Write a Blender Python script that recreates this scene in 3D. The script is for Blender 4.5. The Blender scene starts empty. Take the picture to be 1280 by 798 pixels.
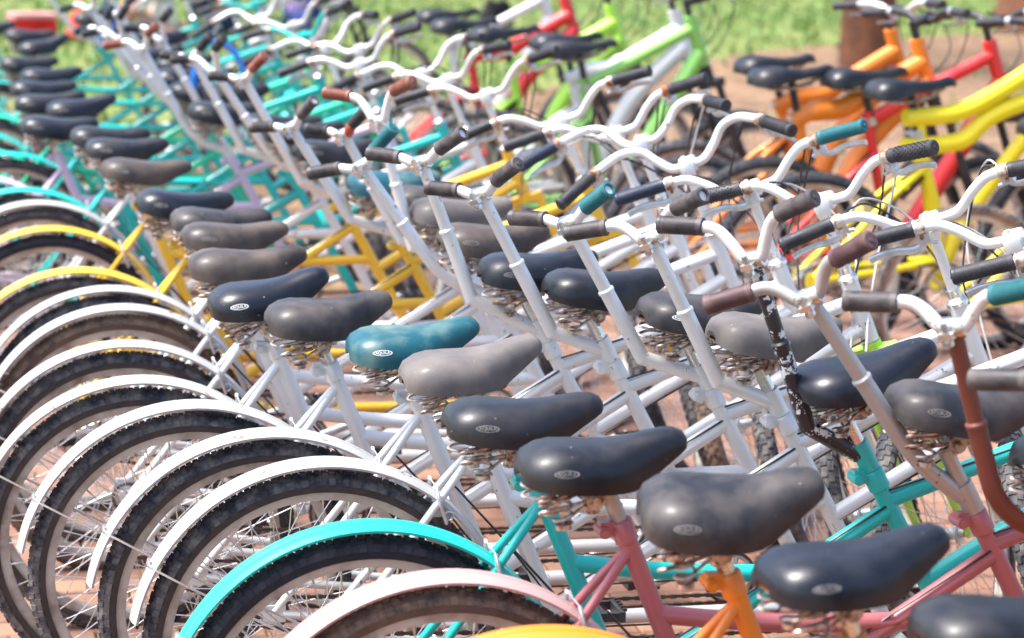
import bpy, math, random
import numpy as np
from mathutils import Vector, Matrix
R = math.radians
scene = bpy.context.scene
col = scene.collection
random.seed(7)

# ------------------------------------------------------------------ camera
cam_data = bpy.data.cameras.new("camera")
cam = bpy.data.objects.new("camera", cam_data)
col.objects.link(cam)
scene.camera = cam
cam_data.sensor_width = 36
cam_data.lens = 2814.0 / 1280 * 36
cam_data.clip_start = 0.05
cam_data.clip_end = 600
PITCH, AZ, ROLL = R(10.949), R(13.609), R(1.647)
fw = Vector((math.sin(AZ) * math.cos(PITCH), math.cos(AZ) * math.cos(PITCH), -math.sin(PITCH)))
rt = Vector((math.cos(AZ), -math.sin(AZ), 0))
up = rt.cross(fw)
rt2 = rt * math.cos(ROLL) + up * math.sin(ROLL)
up2 = -rt * math.sin(ROLL) + up * math.cos(ROLL)
M = Matrix((rt2, up2, -fw)).transposed().to_4x4()
M.translation = Vector((-0.742, 0.0, 1.794))
cam.matrix_world = M
cam_data.dof.use_dof = True
cam_data.dof.focus_distance = 4.35
cam_data.dof.aperture_fstop = 3.6
cam_data.dof.aperture_blades = 7

# ------------------------------------------------------------------ light
SUN_EL, SUN_AZ = R(62), R(-85)          # azimuth measured from +Y towards +X
world = bpy.data.worlds.new("World")
scene.world = world
world.use_nodes = True
nt = world.node_tree
nt.nodes.clear()
sky = nt.nodes.new("ShaderNodeTexSky")
sky.sky_type = 'NISHITA'
sky.sun_disc = False
sky.sun_elevation = SUN_EL
sky.sun_rotation = SUN_AZ
sky.dust_density = 3.0
sky.air_density = 0.7
sky.ozone_density = 0.8
bg = nt.nodes.new("ShaderNodeBackground")
bg.inputs[1].default_value = 0.15
wo = nt.nodes.new("ShaderNodeOutputWorld")
nt.links.new(sky.outputs[0], bg.inputs[0])
nt.links.new(bg.outputs[0], wo.inputs[0])
sd = bpy.data.lights.new("sun", 'SUN')
sd.energy = 3.0
sd.angle = R(16)
sd.color = (1.0, 0.985, 0.95)
sun = bpy.data.objects.new("sun", sd)
col.objects.link(sun)
sdir = Vector((math.sin(SUN_AZ) * math.cos(SUN_EL), math.cos(SUN_AZ) * math.cos(SUN_EL), math.sin(SUN_EL)))
sun.rotation_euler = sdir.to_track_quat('Z', 'Y').to_euler()
scene.view_settings.view_transform = 'Standard'
scene.view_settings.look = 'None'
scene.view_settings.exposure = 1.52
scene.view_settings.gamma = 1.0

# ------------------------------------------------------------------ materials
def nodes_mat(name):
    m = bpy.data.materials.new(name)
    m.use_nodes = True
    n = m.node_tree
    return m, n, n.nodes["Principled BSDF"]

def mixc(n, fac, a, b):
    x = n.nodes.new("ShaderNodeMix")
    x.data_type = 'RGBA'
    for s, v in ((0, fac), (6, a), (7, b)):
        if isinstance(v, bpy.types.NodeSocket):
            n.links.new(v, x.inputs[s])
        elif s == 0:
            x.inputs[0].default_value = v
        else:
            x.inputs[s].default_value = (*v, 1)
    return x.outputs[2]

def noise(n, scale, detail=3, rough=0.55, coord='Object', dist=0.0, loc=None):
    tc = n.nodes.new("ShaderNodeTexCoord")
    t = n.nodes.new("ShaderNodeTexNoise")
    t.inputs['Scale'].default_value = scale
    t.inputs['Detail'].default_value = detail
    t.inputs['Roughness'].default_value = rough
    t.inputs['Distortion'].default_value = dist
    src = tc.outputs[coord]
    oi = n.nodes.new("ShaderNodeObjectInfo")
    ad = n.nodes.new("ShaderNodeVectorMath")
    ad.operation = 'ADD'
    n.links.new(src, ad.inputs[0])
    mu = n.nodes.new("ShaderNodeMath")
    mu.operation = 'MULTIPLY'
    mu.inputs[1].default_value = 37.0
    n.links.new(oi.outputs['Random'], mu.inputs[0])
    n.links.new(mu.outputs[0], ad.inputs[1])
    n.links.new(ad.outputs[0], t.inputs['Vector'])
    return t.outputs['Fac']

def ramp(n, src, a, b):
    r = n.nodes.new("ShaderNodeMapRange")
    r.inputs[1].default_value = a
    r.inputs[2].default_value = b
    n.links.new(src, r.inputs[0])
    return r.outputs[0]

def bump(n, p, src, strength, dist=0.002):
    b = n.nodes.new("ShaderNodeBump")
    b.inputs['Strength'].default_value = strength
    b.inputs['Distance'].default_value = dist
    n.links.new(src, b.inputs['Height'])
    n.links.new(b.outputs[0], p.inputs['Normal'])

def paint(name, c, rough=0.3, metal=0.0, chip=0.66, chipc=(0.16, 0.07, 0.035), coat=0.35, grime=0.35):
    m, n, p = nodes_mat(name)
    g = ramp(n, noise(n, 9, 4), 0.4, 0.75)
    base = mixc(n, 0.0, c, c)
    gm = n.nodes.new("ShaderNodeMath"); gm.operation = 'MULTIPLY'; gm.inputs[1].default_value = grime
    n.links.new(g, gm.inputs[0])
    dirty = tuple(v * 0.62 + w * 0.12 for v, w in zip(c, (0.5, 0.36, 0.24)))
    base = mixc(n, gm.outputs[0], c, dirty)
    ch = ramp(n, noise(n, 34, 4, 0.72), chip, chip + 0.02)
    base = mixc(n, ch, base, chipc)
    n.links.new(base, p.inputs['Base Color'])
    r = n.nodes.new("ShaderNodeMapRange")
    r.inputs[3].default_value = rough
    r.inputs[4].default_value = rough + 0.25
    n.links.new(noise(n, 22, 4), r.inputs[0])
    n.links.new(r.outputs[0], p.inputs['Roughness'])
    p.inputs['Metallic'].default_value = metal
    p.inputs['Coat Weight'].default_value = coat
    p.inputs['Coat Roughness'].default_value = 0.12
    bump(n, p, noise(n, 160, 3), 0.06, 0.001)
    return m

def worn(name, c, dust, amount=(0.42, 0.72), rough=0.5, scale=14, fine=220, fb=0.15, spec=0.5, coat=0.0, speck=None):
    m, n, p = nodes_mat(name)
    f = ramp(n, noise(n, scale, 5, 0.6), *amount)
    base = mixc(n, f, c, dust)
    if speck:
        base = mixc(n, ramp(n, noise(n, 130, 2, 0.5), 0.755, 0.78), base, speck)
    n.links.new(base, p.inputs['Base Color'])
    r = n.nodes.new("ShaderNodeMapRange")
    r.inputs[3].default_value = rough
    r.inputs[4].default_value = min(1, rough + 0.3)
    n.links.new(f, r.inputs[0])
    n.links.new(r.outputs[0], p.inputs['Roughness'])
    p.inputs['Specular IOR Level'].default_value = spec
    p.inputs['Coat Weight'].default_value = coat
    p.inputs['Coat Roughness'].default_value = 0.25
    bump(n, p, noise(n, fine, 3), fb, 0.001)
    return m

MT = {}
MT['white'] = paint('white_paint', (0.74, 0.75, 0.74), 0.26, 0.05, 0.66, (0.26, 0.15, 0.10), grime=0.4)
MT['guardwhite'] = paint('white_mudguard_paint', (0.44, 0.445, 0.44), 0.34, 0.0, 0.645, (0.17, 0.09, 0.06), grime=0.65)
MT['silverwhite'] = paint('silver_white_paint', (0.74, 0.75, 0.74), 0.26, 0.22, 0.66, (0.2, 0.14, 0.12), grime=0.35)
MT['silver'] = paint('silver_paint', (0.76, 0.77, 0.76), 0.24, 0.30, 0.65, (0.2, 0.11, 0.07), grime=0.4)
MT['steel'] = paint('grey_steel', (0.46, 0.44, 0.42), 0.30, 0.5, 0.68, (0.13, 0.06, 0.03), coat=0.1)
MT['teal'] = paint('teal_paint', (0.006, 0.48, 0.43), 0.26, 0.0, 0.71, (0.08, 0.06, 0.05), grime=0.15)
MT['mint'] = paint('mint_paint', (0.02, 0.62, 0.36), 0.3, 0.0, 0.71, grime=0.15)
MT['yellow'] = paint('yellow_paint', (0.82, 0.50, 0.03), 0.3, 0.0, 0.72, grime=0.12)
MT['lemon'] = paint('lemon_paint', (0.90, 0.75, 0.01), 0.3, 0.0, 0.75, grime=0.1)
MT['orange'] = paint('orange_paint', (0.80, 0.23, 0.015), 0.3, 0.0, 0.70, grime=0.15)
MT['pink'] = paint('dusty_pink_paint', (0.44, 0.13, 0.14), 0.27, 0.15, 0.72, (0.7, 0.5, 0.45), grime=0.25)
MT['palepink'] = paint('faded_pink_paint', (0.54, 0.33, 0.315), 0.3, 0.1, 0.70, (0.30, 0.14, 0.1), grime=0.3)
MT['lilac'] = paint('lilac_paint', (0.66, 0.52, 0.66), 0.32, 0.0, 0.72, grime=0.15)
MT['lime'] = paint('lime_paint', (0.42, 0.78, 0.07), 0.3, 0.0, 0.76, grime=0.1)
MT['green'] = paint('green_paint', (0.26, 0.60, 0.12), 0.3, 0.0, 0.76, grime=0.1)
MT['red'] = paint('red_paint', (0.74, 0.025, 0.03), 0.3, 0.0, 0.75, grime=0.1)
MT['brown'] = paint('brown_paint', (0.15, 0.030, 0.016), 0.45, 0.0, 0.72, (0.1, 0.02, 0.01), coat=0.1)
MT['blackchip'] = paint('chipped_black_paint', (0.010, 0.011, 0.017), 0.25, 0.0, 0.56, (0.62, 0.66, 0.66), grime=0.05)
MT['chrome'] = paint('chrome', (0.72, 0.71, 0.69), 0.14, 1.0, 0.66, (0.22, 0.10, 0.05), coat=0.0)
MT['alloy'] = worn('alloy', (0.62, 0.66, 0.70), (0.45, 0.45, 0.44), rough=0.3, scale=40, spec=0.6)
MT['alloy'].node_tree.nodes["Principled BSDF"].inputs['Metallic'].default_value = 0.6
MT['rust'] = worn('rusty_steel', (0.62, 0.56, 0.50), (0.16, 0.06, 0.03), (0.42, 0.66), 0.35, 60, spec=0.6)
MT['rust'].node_tree.nodes["Principled BSDF"].inputs['Metallic'].default_value = 0.75
MT['rustclamp'] = worn('rusty_clamp', (0.62, 0.56, 0.48), (0.26, 0.075, 0.02), (0.42, 0.58), 0.35, 45)
MT['rustclamp'].node_tree.nodes["Principled BSDF"].inputs['Metallic'].default_value = 0.5
MT['rim'] = worn('dusty_alloy_rim', (0.56, 0.54, 0.49), (0.24, 0.18, 0.13), (0.42, 0.72), 0.4, 12)
MT['rim'].node_tree.nodes["Principled BSDF"].inputs['Metallic'].default_value = 0.25
MT['spoke'] = worn('spoke_steel', (0.72, 0.72, 0.70), (0.34, 0.26, 0.2), (0.5, 0.8), 0.25, 8)
MT['spoke'].node_tree.nodes["Principled BSDF"].inputs['Metallic'].default_value = 0.8
MT['redtape'] = worn('red_tape', (0.42, 0.06, 0.035), (0.30, 0.10, 0.07), rough=0.5, scale=30)
MT['chain'] = worn('oily_chain', (0.035, 0.028, 0.025), (0.14, 0.07, 0.04), rough=0.4, scale=60)
MT['blackmetal'] = worn('black_metal', (0.02, 0.02, 0.024), (0.06, 0.05, 0.05), rough=0.35, scale=20)
MT['cable'] = worn('cable_housing', (0.015, 0.015, 0.017), (0.05, 0.04, 0.04), rough=0.35, scale=20)
MT['cable_light'] = worn('grey_cable_housing', (0.55, 0.57, 0.57), (0.4, 0.36, 0.32), rough=0.35, scale=20)

def saddle_mat(name, c, dust, amt, rough=0.36):
    return worn(name, c, dust, amt, rough + .02, 11, 420, 0.22, 0.46, 0.14, (0.32, 0.27, 0.23))
SD = {
    'black': saddle_mat('black_saddle_vinyl', (0.004, 0.005, 0.008), (0.032, 0.030, 0.034), (0.42, 0.85)),
    'navy': saddle_mat('blue_black_saddle_vinyl', (0.003, 0.005, 0.011), (0.020, 0.023, 0.033), (0.45, 0.85), 0.33),
    'dusty': saddle_mat('dusty_black_saddle_vinyl', (0.008, 0.008, 0.011), (0.085, 0.071, 0.066), (0.38, 0.76), 0.45),
    'brown': saddle_mat('brown_dusty_saddle_vinyl', (0.018, 0.014, 0.014), (0.105, 0.078, 0.062), (0.33, 0.70), 0.45),
    'grey': saddle_mat('faded_grey_saddle_vinyl', (0.082, 0.073, 0.073), (0.17, 0.148, 0.135), (0.35, 0.70), 0.62),
    'teal': saddle_mat('teal_saddle_vinyl', (0.002, 0.070, 0.095), (0.10, 0.17, 0.145), (0.46, 0.74), 0.38),
}
MT['badge_white'] = worn('white_badge_print', (0.82, 0.84, 0.82), (0.6, 0.6, 0.56), rough=0.4)
MT['badge_worn'] = worn('worn_badge_print', (0.30, 0.285, 0.265), (0.11, 0.10, 0.10), (0.3, 0.66), rough=0.5, scale=90)
MT['saddle_under'] = worn('saddle_underside', (0.012, 0.011, 0.013), (0.04, 0.03, 0.03), rough=0.6)

def grip_mat(name, c, dust, studs=False):
    m = worn(name, c, dust, (0.4, 0.8), 0.5, 30, 300, 0.3)
    return m
GR = {
    'black': grip_mat('black_rubber_grip', (0.018, 0.019, 0.026), (0.055, 0.05, 0.055)),
    'dusty': grip_mat('dusty_rubber_grip', (0.04, 0.036, 0.040), (0.16, 0.13, 0.125)),
    'plum': grip_mat('brown_rubber_grip', (0.075, 0.035, 0.038), (0.16, 0.09, 0.09)),
    'teal': grip_mat('teal_rubber_grip', (0.004, 0.105, 0.125), (0.03, 0.16, 0.17)),
    'redbrown': grip_mat('red_brown_rubber_grip', (0.20, 0.05, 0.03), (0.30, 0.14, 0.10)),
    'navy': grip_mat('navy_rubber_grip', (0.010, 0.020, 0.045), (0.03, 0.04, 0.07)),
}

def tyre_mat(name, tread, wall, dust):
    m, n, p = nodes_mat(name)
    tc = n.nodes.new("ShaderNodeTexCoord")
    sx = n.nodes.new("ShaderNodeSeparateXYZ")
    n.links.new(tc.outputs['Object'], sx.inputs[0])
    cx = n.nodes.new("ShaderNodeCombineXYZ")
    n.links.new(sx.outputs[0], cx.inputs[0]); n.links.new(sx.outputs[2], cx.inputs[2])
    ln = n.nodes.new("ShaderNodeVectorMath"); ln.operation = 'LENGTH'
    n.links.new(cx.outputs[0], ln.inputs[0])
    side = ramp(n, ln.outputs['Value'], 0.3085, 0.3060)
    rubber = mixc(n, ramp(n, noise(n, 26, 5, .65), 0.40, 0.66), tread, dust)
    wallc = mixc(n, ramp(n, noise(n, 22, 5), 0.35, 0.75), wall, tuple(v * 0.5 for v in wall))
    n.links.new(mixc(n, side, rubber, wallc), p.inputs['Base Color'])
    p.inputs['Roughness'].default_value = 0.75
    bump(n, p, noise(n, 200, 4), 0.35, 0.001)
    return m
TY = {
    'dusty': tyre_mat('dusty_tyre_rubber', (0.020, 0.023, 0.034), (0.055, 0.041, 0.036), (0.17, 0.155, 0.14)),
    'black': tyre_mat('black_tyre_rubber', (0.014, 0.016, 0.026), (0.014, 0.014, 0.022), (0.05, 0.05, 0.055)),
    'brown': tyre_mat('brown_tyre_rubber', (0.075, 0.052, 0.042), (0.13, 0.075, 0.05), (0.26, 0.17, 0.11)),
    'tan': tyre_mat('tan_edged_tyre_rubber', (0.045, 0.045, 0.05), (0.30, 0.17, 0.10), (0.25, 0.18, 0.13)),
}

# ------------------------------------------------------------------ mesh tools
class MB:
    def __init__(s):
        s.v, s.f = [], []
    def add(s, vs, fs):
        o = len(s.v)
        s.v += [tuple(v) for v in vs]
        s.f += [tuple(i + o for i in f) for f in fs]
    def tube(s, pts, r, n=12, closed=False, caps=True, flat=None):
        pts = [Vector(p) for p in pts]
        N = len(pts)
        rs = r if isinstance(r, (list, tuple)) else [r] * N
        tang = []
        for i in range(N):
            if closed:
                t = pts[(i + 1) % N] - pts[i - 1]
            else:
                t = pts[min(i + 1, N - 1)] - pts[max(i - 1, 0)]
            tang.append(t.normalized())
        a = Vector((0, 0, 1)) if abs(tang[0].z) < 0.9 else Vector((0, 1, 0))
        nrm = (a - tang[0] * a.dot(tang[0])).normalized()
        vs = []
        for i in range(N):
            nrm = (nrm - tang[i] * nrm.dot(tang[i])).normalized()
            b = tang[i].cross(nrm)
            for k in range(n):
                an = 2 * math.pi * k / n
                c_, s_ = math.cos(an), math.sin(an)
                if flat: s_ *= flat
                vs.append(pts[i] + (nrm * c_ + b * s_) * rs[i])
        fs = []
        M_ = N if closed else N - 1
        for i in range(M_):
            j = (i + 1) % N
            for k in range(n):
                l = (k + 1) % n
                fs.append((i * n + k, i * n + l, j * n + l, j * n + k))
        if not closed and caps:
            fs.append(tuple(range(n - 1, -1, -1)))
            fs.append(tuple((N - 1) * n + k for k in range(n)))
        s.add(vs, fs)
        return s
    def box(s, c, size, mat=None):
        x, y, z = (v / 2 for v in size)
        vs = [Vector((a * x, b * y, d * z)) for a in (-1, 1) for b in (-1, 1) for d in (-1, 1)]
        if mat is not None:
            vs = [mat @ v for v in vs]
        vs = [v + Vector(c) for v in vs]
        s.add(vs, [(0, 1, 3, 2), (4, 6, 7, 5), (0, 4, 5, 1), (2, 3, 7, 6), (0, 2, 6, 4), (1, 5, 7, 3)])
        return s
    def lathe(s, prof, n, axis='Y', center=(0, 0, 0), closed=False):
        """prof: (radius, along) pairs, spun about the axis"""
        c = Vector(center)
        vs, P = [], len(prof)
        for i in range(n):
            an = 2 * math.pi * i / n
            for r, h in prof:
                if axis == 'Y': vs.append(c + Vector((r * math.cos(an), h, r * math.sin(an))))
                elif axis == 'Z': vs.append(c + Vector((r * math.cos(an), r * math.sin(an), h)))
                else: vs.append(c + Vector((h, r * math.cos(an), r * math.sin(an))))
        fs = []
        for i in range(n):
            j = (i + 1) % n
            for k in range(P if closed else P - 1):
                l = (k + 1) % P
                fs.append((i * P + k, i * P + l, j * P + l, j * P + k))
        s.add(vs, fs)
        return s
    def cyl(s, a, b, r, n=12):
        return s.tube([a, b], r, n)
    def mesh(s, name, smooth=True, bevel=None):
        me = bpy.data.meshes.new(name)
        me.from_pydata(s.v, [], s.f)
        me.update()
        if smooth:
            me.shade_smooth()
            try:
                me.set_sharp_from_angle(angle=R(40))
            except Exception:
                pass
        return me

def smoothpath(pts, n=6):
    P = [Vector(p) for p in pts]
    P = [P[0] * 2 - P[1]] + P + [P[-1] * 2 - P[-2]]
    out = []
    for i in range(1, len(P) - 2):
        a, b, c, d = P[i - 1:i + 3]
        for k in range(n):
            t = k / n
            out.append(0.5 * ((2 * b) + (c - a) * t + (2 * a - 5 * b + 4 * c - d) * t * t + (-a + 3 * b - 3 * c + d) * t ** 3))
    out.append(P[-2])
    return out

def rounded(pts, rad=0.02, n=4):
    """polyline with its corners rounded"""
    P = [Vector(p) for p in pts]
    out = [P[0]]
    for i in range(1, len(P) - 1):
        a = (P[i - 1] - P[i]); b = (P[i + 1] - P[i])
        ra = min(rad, a.length * 0.45); rb = min(rad, b.length * 0.45)
        s0, s1 = P[i] + a.normalized() * ra, P[i] + b.normalized() * rb
        for k in range(n + 1):
            t = k / n
            out.append(s0 * (1 - t) ** 2 + P[i] * 2 * t * (1 - t) + s1 * t * t)
    out.append(P[-1])
    return out

def put(name, me, mat, parent=None, mx=None):
    o = bpy.data.objects.new(name, me)
    if len(me.materials) == 0:
        me.materials.append(mat)
    col.objects.link(o)
    o.material_slots[0].link = 'OBJECT'
    o.material_slots[0].material = mat
    if parent is not None:
        o.parent = parent
    if mx is not None:
        o.matrix_local = mx
    return o

def thing(name, label, cat, loc, rz=0, group=None, lean=0):
    o = bpy.data.objects.new(name, None)
    col.objects.link(o)
    o.empty_display_size = 0.1
    o.location = loc
    o.rotation_euler = (lean, 0, rz)
    o['label'] = label
    o['category'] = cat
    if group:
        o['group'] = group
    return o

def tag(o, label=None, cat=None, group=None, kind=None):
    for k, v in (('label', label), ('category', cat), ('group', group), ('kind', kind)):
        if v: o[k] = v
    return o

T = Matrix.Translation
def axis_to(a, b):
    """matrix taking local +Z onto a->b, origin at a"""
    d = (Vector(b) - Vector(a)).normalized()
    m = d.to_track_quat('Z', 'Y').to_matrix().to_4x4()
    m.translation = Vector(a)
    return m

# ------------------------------------------------------------------ ground
def strip(name, poly, z, mat, **kw):
    mb = MB(); mb.add([(x, y, z) for x, y in poly], [tuple(range(len(poly)))])
    o = put(name, mb.mesh(name, False), mat)
    return tag(o, **kw)

def ground_mat(name, cols, scales, bstr=0.4, rough=0.95):
    m, n, p = nodes_mat(name)
    b = mixc(n, ramp(n, noise(n, scales[0], 4), 0.35, 0.65), cols[0], cols[1])
    b = mixc(n, ramp(n, noise(n, scales[1], 5, 0.7), 0.42, 0.68), b, cols[2])
    n.links.new(b, p.inputs['Base Color'])
    p.inputs['Roughness'].default_value = rough
    p.inputs['Specular IOR Level'].default_value = 0.2
    bump(n, p, noise(n, scales[1] * 4, 4), bstr, 0.01)
    return m
m_soil = ground_mat('red_dirt', ((0.165, 0.098, 0.056), (0.10, 0.062, 0.040), (0.31, 0.20, 0.12)), (0.7, 6))
m_lawn = ground_mat('lawn_soil', ((0.07, 0.16, 0.03), (0.13, 0.18, 0.045), (0.24, 0.21, 0.08)), (0.5, 3))
m_joint = ground_mat('paving_sand', ((0.14, 0.07, 0.05), (0.09, 0.05, 0.04), (0.2, 0.12, 0.08)), (3, 30))
strip('ground', [(-300, -60), (400, -60), (400, 500), (-300, 500)], -0.012, m_lawn, kind='structure')
strip('dirt_ground', [(-6, -3), (9.5, -3), (60, 8), (60, 60), (14.5, 30), (8.0, 24.5), (4.9, 20.5), (2.6, 17.5), (0.9, 15.8), (-2.2, 15), (-6, 12)],
      -0.006, m_soil, kind='structure')
pave = strip('pavement', [(-3.2, 1.0), (4.6, 1.0), (4.6, 9.7), (-3.2, 9.7)], 0.0, m_joint, kind='structure')

def brick_mat():
    m, n, p = nodes_mat('red_paving_brick')
    oi = n.nodes.new("ShaderNodeObjectInfo")
    r = n.nodes.new("ShaderNodeValToRGB")
    at = n.nodes.new("ShaderNodeAttribute"); at.attribute_name = 'tone'
    ad = n.nodes.new("ShaderNodeMath"); ad.operation = 'ADD'
    n.links.new(oi.outputs['Random'], ad.inputs[0]); n.links.new(at.outputs['Fac'], ad.inputs[1])
    fr = n.nodes.new("ShaderNodeMath"); fr.operation = 'FRACT'
    n.links.new(ad.outputs[0], fr.inputs[0])
    n.links.new(fr.outputs[0], r.inputs[0])
    e = r.color_ramp.elements
    e[0].position, e[0].color = 0.0, (0.205, 0.104, 0.066, 1)
    e[1].position, e[1].color = 1.0, (0.30, 0.17, 0.108, 1)
    e.new(0.5).color = (0.25, 0.128, 0.082, 1)
    b = mixc(n, ramp(n, noise(n, 9, 5, 0.65, 'Object'), 0.45, 0.75), r.outputs[0], (0.16, 0.09, 0.07))
    sp = ramp(n, noise(n, 240, 2, 0.5), 0.68, 0.72)
    b = mixc(n, sp, b, (0.10, 0.06, 0.05))
    n.links.new(b, p.inputs['Base Color'])
    p.inputs['Roughness'].default_value = 0.85
    bump(n, p, noise(n, 120, 4), 0.35, 0.002)
    return m
m_brick = brick_mat()
def brick_geo(mb, cx, cy, rot, h, L=0.196, W=0.096, top=0.0):
    c, s = math.cos(rot), math.sin(rot)
    def P(x, y, z): return (cx + x * c - y * s, cy + x * s + y * c, z)
    l, w, b = L / 2, W / 2, 0.005
    lo = [P(-l, -w, 0), P(l, -w, 0), P(l, w, 0), P(-l, w, 0)]
    mid = [P(-l, -w, h - b), P(l, -w, h - b), P(l, w, h - b), P(-l, w, h - b)]
    hi = [P(-l + b, -w + b, h), P(l - b, -w + b, h), P(l - b, w - b, h), P(-l + b, w - b, h)]
    f = []
    for o in (0, 4):
        for k in range(4):
            f.append((o + k, o + (k + 1) % 4, o + 4 + (k + 1) % 4, o + 4 + k))
    f.append((8, 9, 10, 11))
    mb.add(lo + mid + hi, f)
one = MB(); brick_geo(one, 0, 0, 0, 0.02)
one_me = one.mesh('brick', False)
rest, tones = MB(), []
cells = []
ny = int(8.6 / 0.1)
for j in range(ny):
    y = 1.06 + j * 0.1
    for i in range(int(7.7 / 0.2)):
        x = -3.08 + i * 0.2 + (0.1 if j % 2 else 0)
        cells.append((x, y))
def seen(x, y):      # the open strip behind the rear wheels and the nearest gaps
    return (x + 0.55) ** 2 * 1.2 + (y - 5.9) ** 2 * 0.35
cells.sort(key=lambda c: seen(*c))
for k, (x, y) in enumerate(cells):
    h = 0.012 + random.random() * 0.006
    rz = random.uniform(-0.012, 0.012)
    if k < 290:
        o = put('brick', one_me, m_brick, pave)
        o.location = (x, y, h - 0.018); o.rotation_euler = (0, 0, rz)
    else:
        v0 = len(rest.v)
        brick_geo(rest, x, y, rz, h)
        tones += [random.random()] * 9
me = rest.mesh('paving_bricks', False)
a = me.attributes.new('tone', 'FLOAT', 'FACE'); a.data.foreach_set('value', tones[:len(me.polygons)])
tag(put('paving_bricks', me, m_brick, pave), kind='stuff')

# ------------------------------------------------------------------ saddle
SX = [-.138, -.134, -.122, -.100, -.075, -.045, -.015, .012, .032, .050, .075, .100, .120, .133, .139]
SW = [.028, .052, .074, .088, .093, .092, .088, .080, .070, .060, .049, .041, .035, .027, .014]
SZ = [.888, .902, .914, .923, .926, .923, .918, .915, .916, .918, .922, .924, .923, .917, .908]
SB = [.870, .866, .863, .859, .855, .851, .847, .844, .843, .847, .859, .873, .884, .891, .896]
def interp(xs, ys, x):
    return float(np.interp(x, xs, ys))
def fine(xs, ys, x):
    return (interp(xs, ys, x - 0.006) + 2 * interp(xs, ys, x) + interp(xs, ys, x + 0.006)) / 4
def saddle_pt(x, a, off=0.0):
    """a: 0 = skirt on the -y side, pi = skirt on the +y side"""
    w, zt, zb = interp(SX, SW, x), interp(SX, SZ, x), interp(SX, SB, x)
    c, s = math.cos(a), math.sin(a)
    y = -w * math.copysign(abs(c) ** 0.80, c) * (1 - 0.05 * (1 - s))
    z = zb + (zt - zb) * (s ** 0.70)
    # shallow dish on the wide rear part
    z -= 0.006 * max(0, 1 - abs(y) / max(w, .01) * 1.3) * max(0, 1 - abs(x + .06) / .07)
    n = Vector((0, -c * (zt - zb) , s * w)); n.normalize() if n.length > 0 else None
    return Vector((x, y, z)) + n * off
def make_saddle():
    mb = MB()
    xs = sorted(set(SX + [(a + b) / 2 for a, b in zip(SX, SX[1:])]))
    A = [math.pi * (0.5 - 0.5 * math.cos(math.pi * k / 22)) for k in range(23)]
    nA = len(A)
    def grid(off, shrink):
        vs = []
        for x in xs:
            for a in A:
                vs.append(saddle_pt(x, a, off))
        return vs
    outer = grid(0, 0)
    inner = []
    for x in xs:
        for a in A:
            p = saddle_pt(x, a, -0.006)
            inner.append(Vector((p.x * 0.975, p.y * 0.93, p.z - (0.003 if 0.3 < a < 2.8 else -0.001))))
    N = len(xs)
    f = []
    for i in range(N - 1):
        for k in range(nA - 1):
            f.append((i * nA + k, i * nA + k + 1, (i + 1) * nA + k + 1, (i + 1) * nA + k))
    o = N * nA
    for i in range(N - 1):
        for k in range(nA - 1):
            f.append((o + i * nA + k, o + (i + 1) * nA + k, o + (i + 1) * nA + k + 1, o + i * nA + k + 1))
    ring = [i * nA for i in range(N)] + [(N - 1) * nA + k for k in range(1, nA)] + [i * nA + nA - 1 for i in range(N - 2, -1, -1)] + [k for k in range(nA - 2, 0, -1)]
    for i in range(len(ring)):
        a_, b_ = ring[i], ring[(i + 1) % len(ring)]
        f.append((a_, o + a_, o + b_, b_))
    mb.add(outer + inner, f)
    me = mb.mesh('saddle')
    me.shade_smooth()
    return me
def make_springs():
    mb = MB()
    for sy in (-1, 1):
        y = 0.047 * sy
        pts = [(-.080 + .0155 * math.cos(t * .62), y + .0155 * math.sin(t * .62), .800 + t * .00152) for t in range(0, 42)]
        mb.tube(pts, .0028, 6)
        mb.cyl((-.080, y, .792), (-.080, y, .800), .013, 10)
        mb.cyl((-.080, y, .862), (-.080, y, .872), .015, 10)
        for dz, dy in ((0, 0),):
            mb.tube(smoothpath([(.112, .010 * sy, .886), (.07, (.020 + dy) * sy, .858 - dz), (.02, (.026 + dy) * sy, .838 - dz),
                                (-.04, (.034 + dy) * sy, .822 - dz), (-.080, y, .800 + dz)], 5), .0030, 6)
        for k in range(2):
            z = .846 - .018 * k
            mb.tube(smoothpath([(-.03, y * .6, z), (-.080, y * 1.3, z + .003), (-.112, y * 1.42, z + .001), (-.119, y * 1.2, z - .004),
                                (-.095, y * .9, z - .007), (-.045, y * .5, z - .005)], 4), .0028, 6)
        # nose side scroll
        pts = [(.045 + (.006 + .0007 * t) * math.cos(t * .6), .030 * sy, .846 + (.006 + .0007 * t) * math.sin(t * .6)) for t in range(0, 16)]
        mb.tube(pts, .0028, 6)
    mb.tube([(-.122, -.055, .866), (-.122, .055, .866)], .004, 6)
    return mb.mesh('springs')
def make_clampblock():
    mb = MB()
    mb.cyl((-.022, -.030, .828), (-.022, .030, .828), .0135, 14)
    for sy in (-1, 1):
        mb.cyl((-.022, .030 * sy, .828), (-.022, .036 * sy, .828), .016, 14)
        mb.cyl((-.022, .036 * sy, .828), (-.022, .044 * sy, .828), .0075, 6)
        mb.box((-.010, .026 * sy, .835), (.034, .010, .014))
    mb.cyl((-.022, 0, .800), (-.022, 0, .835), .0135, 14)
    return mb.mesh('saddle_clamp')
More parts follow.
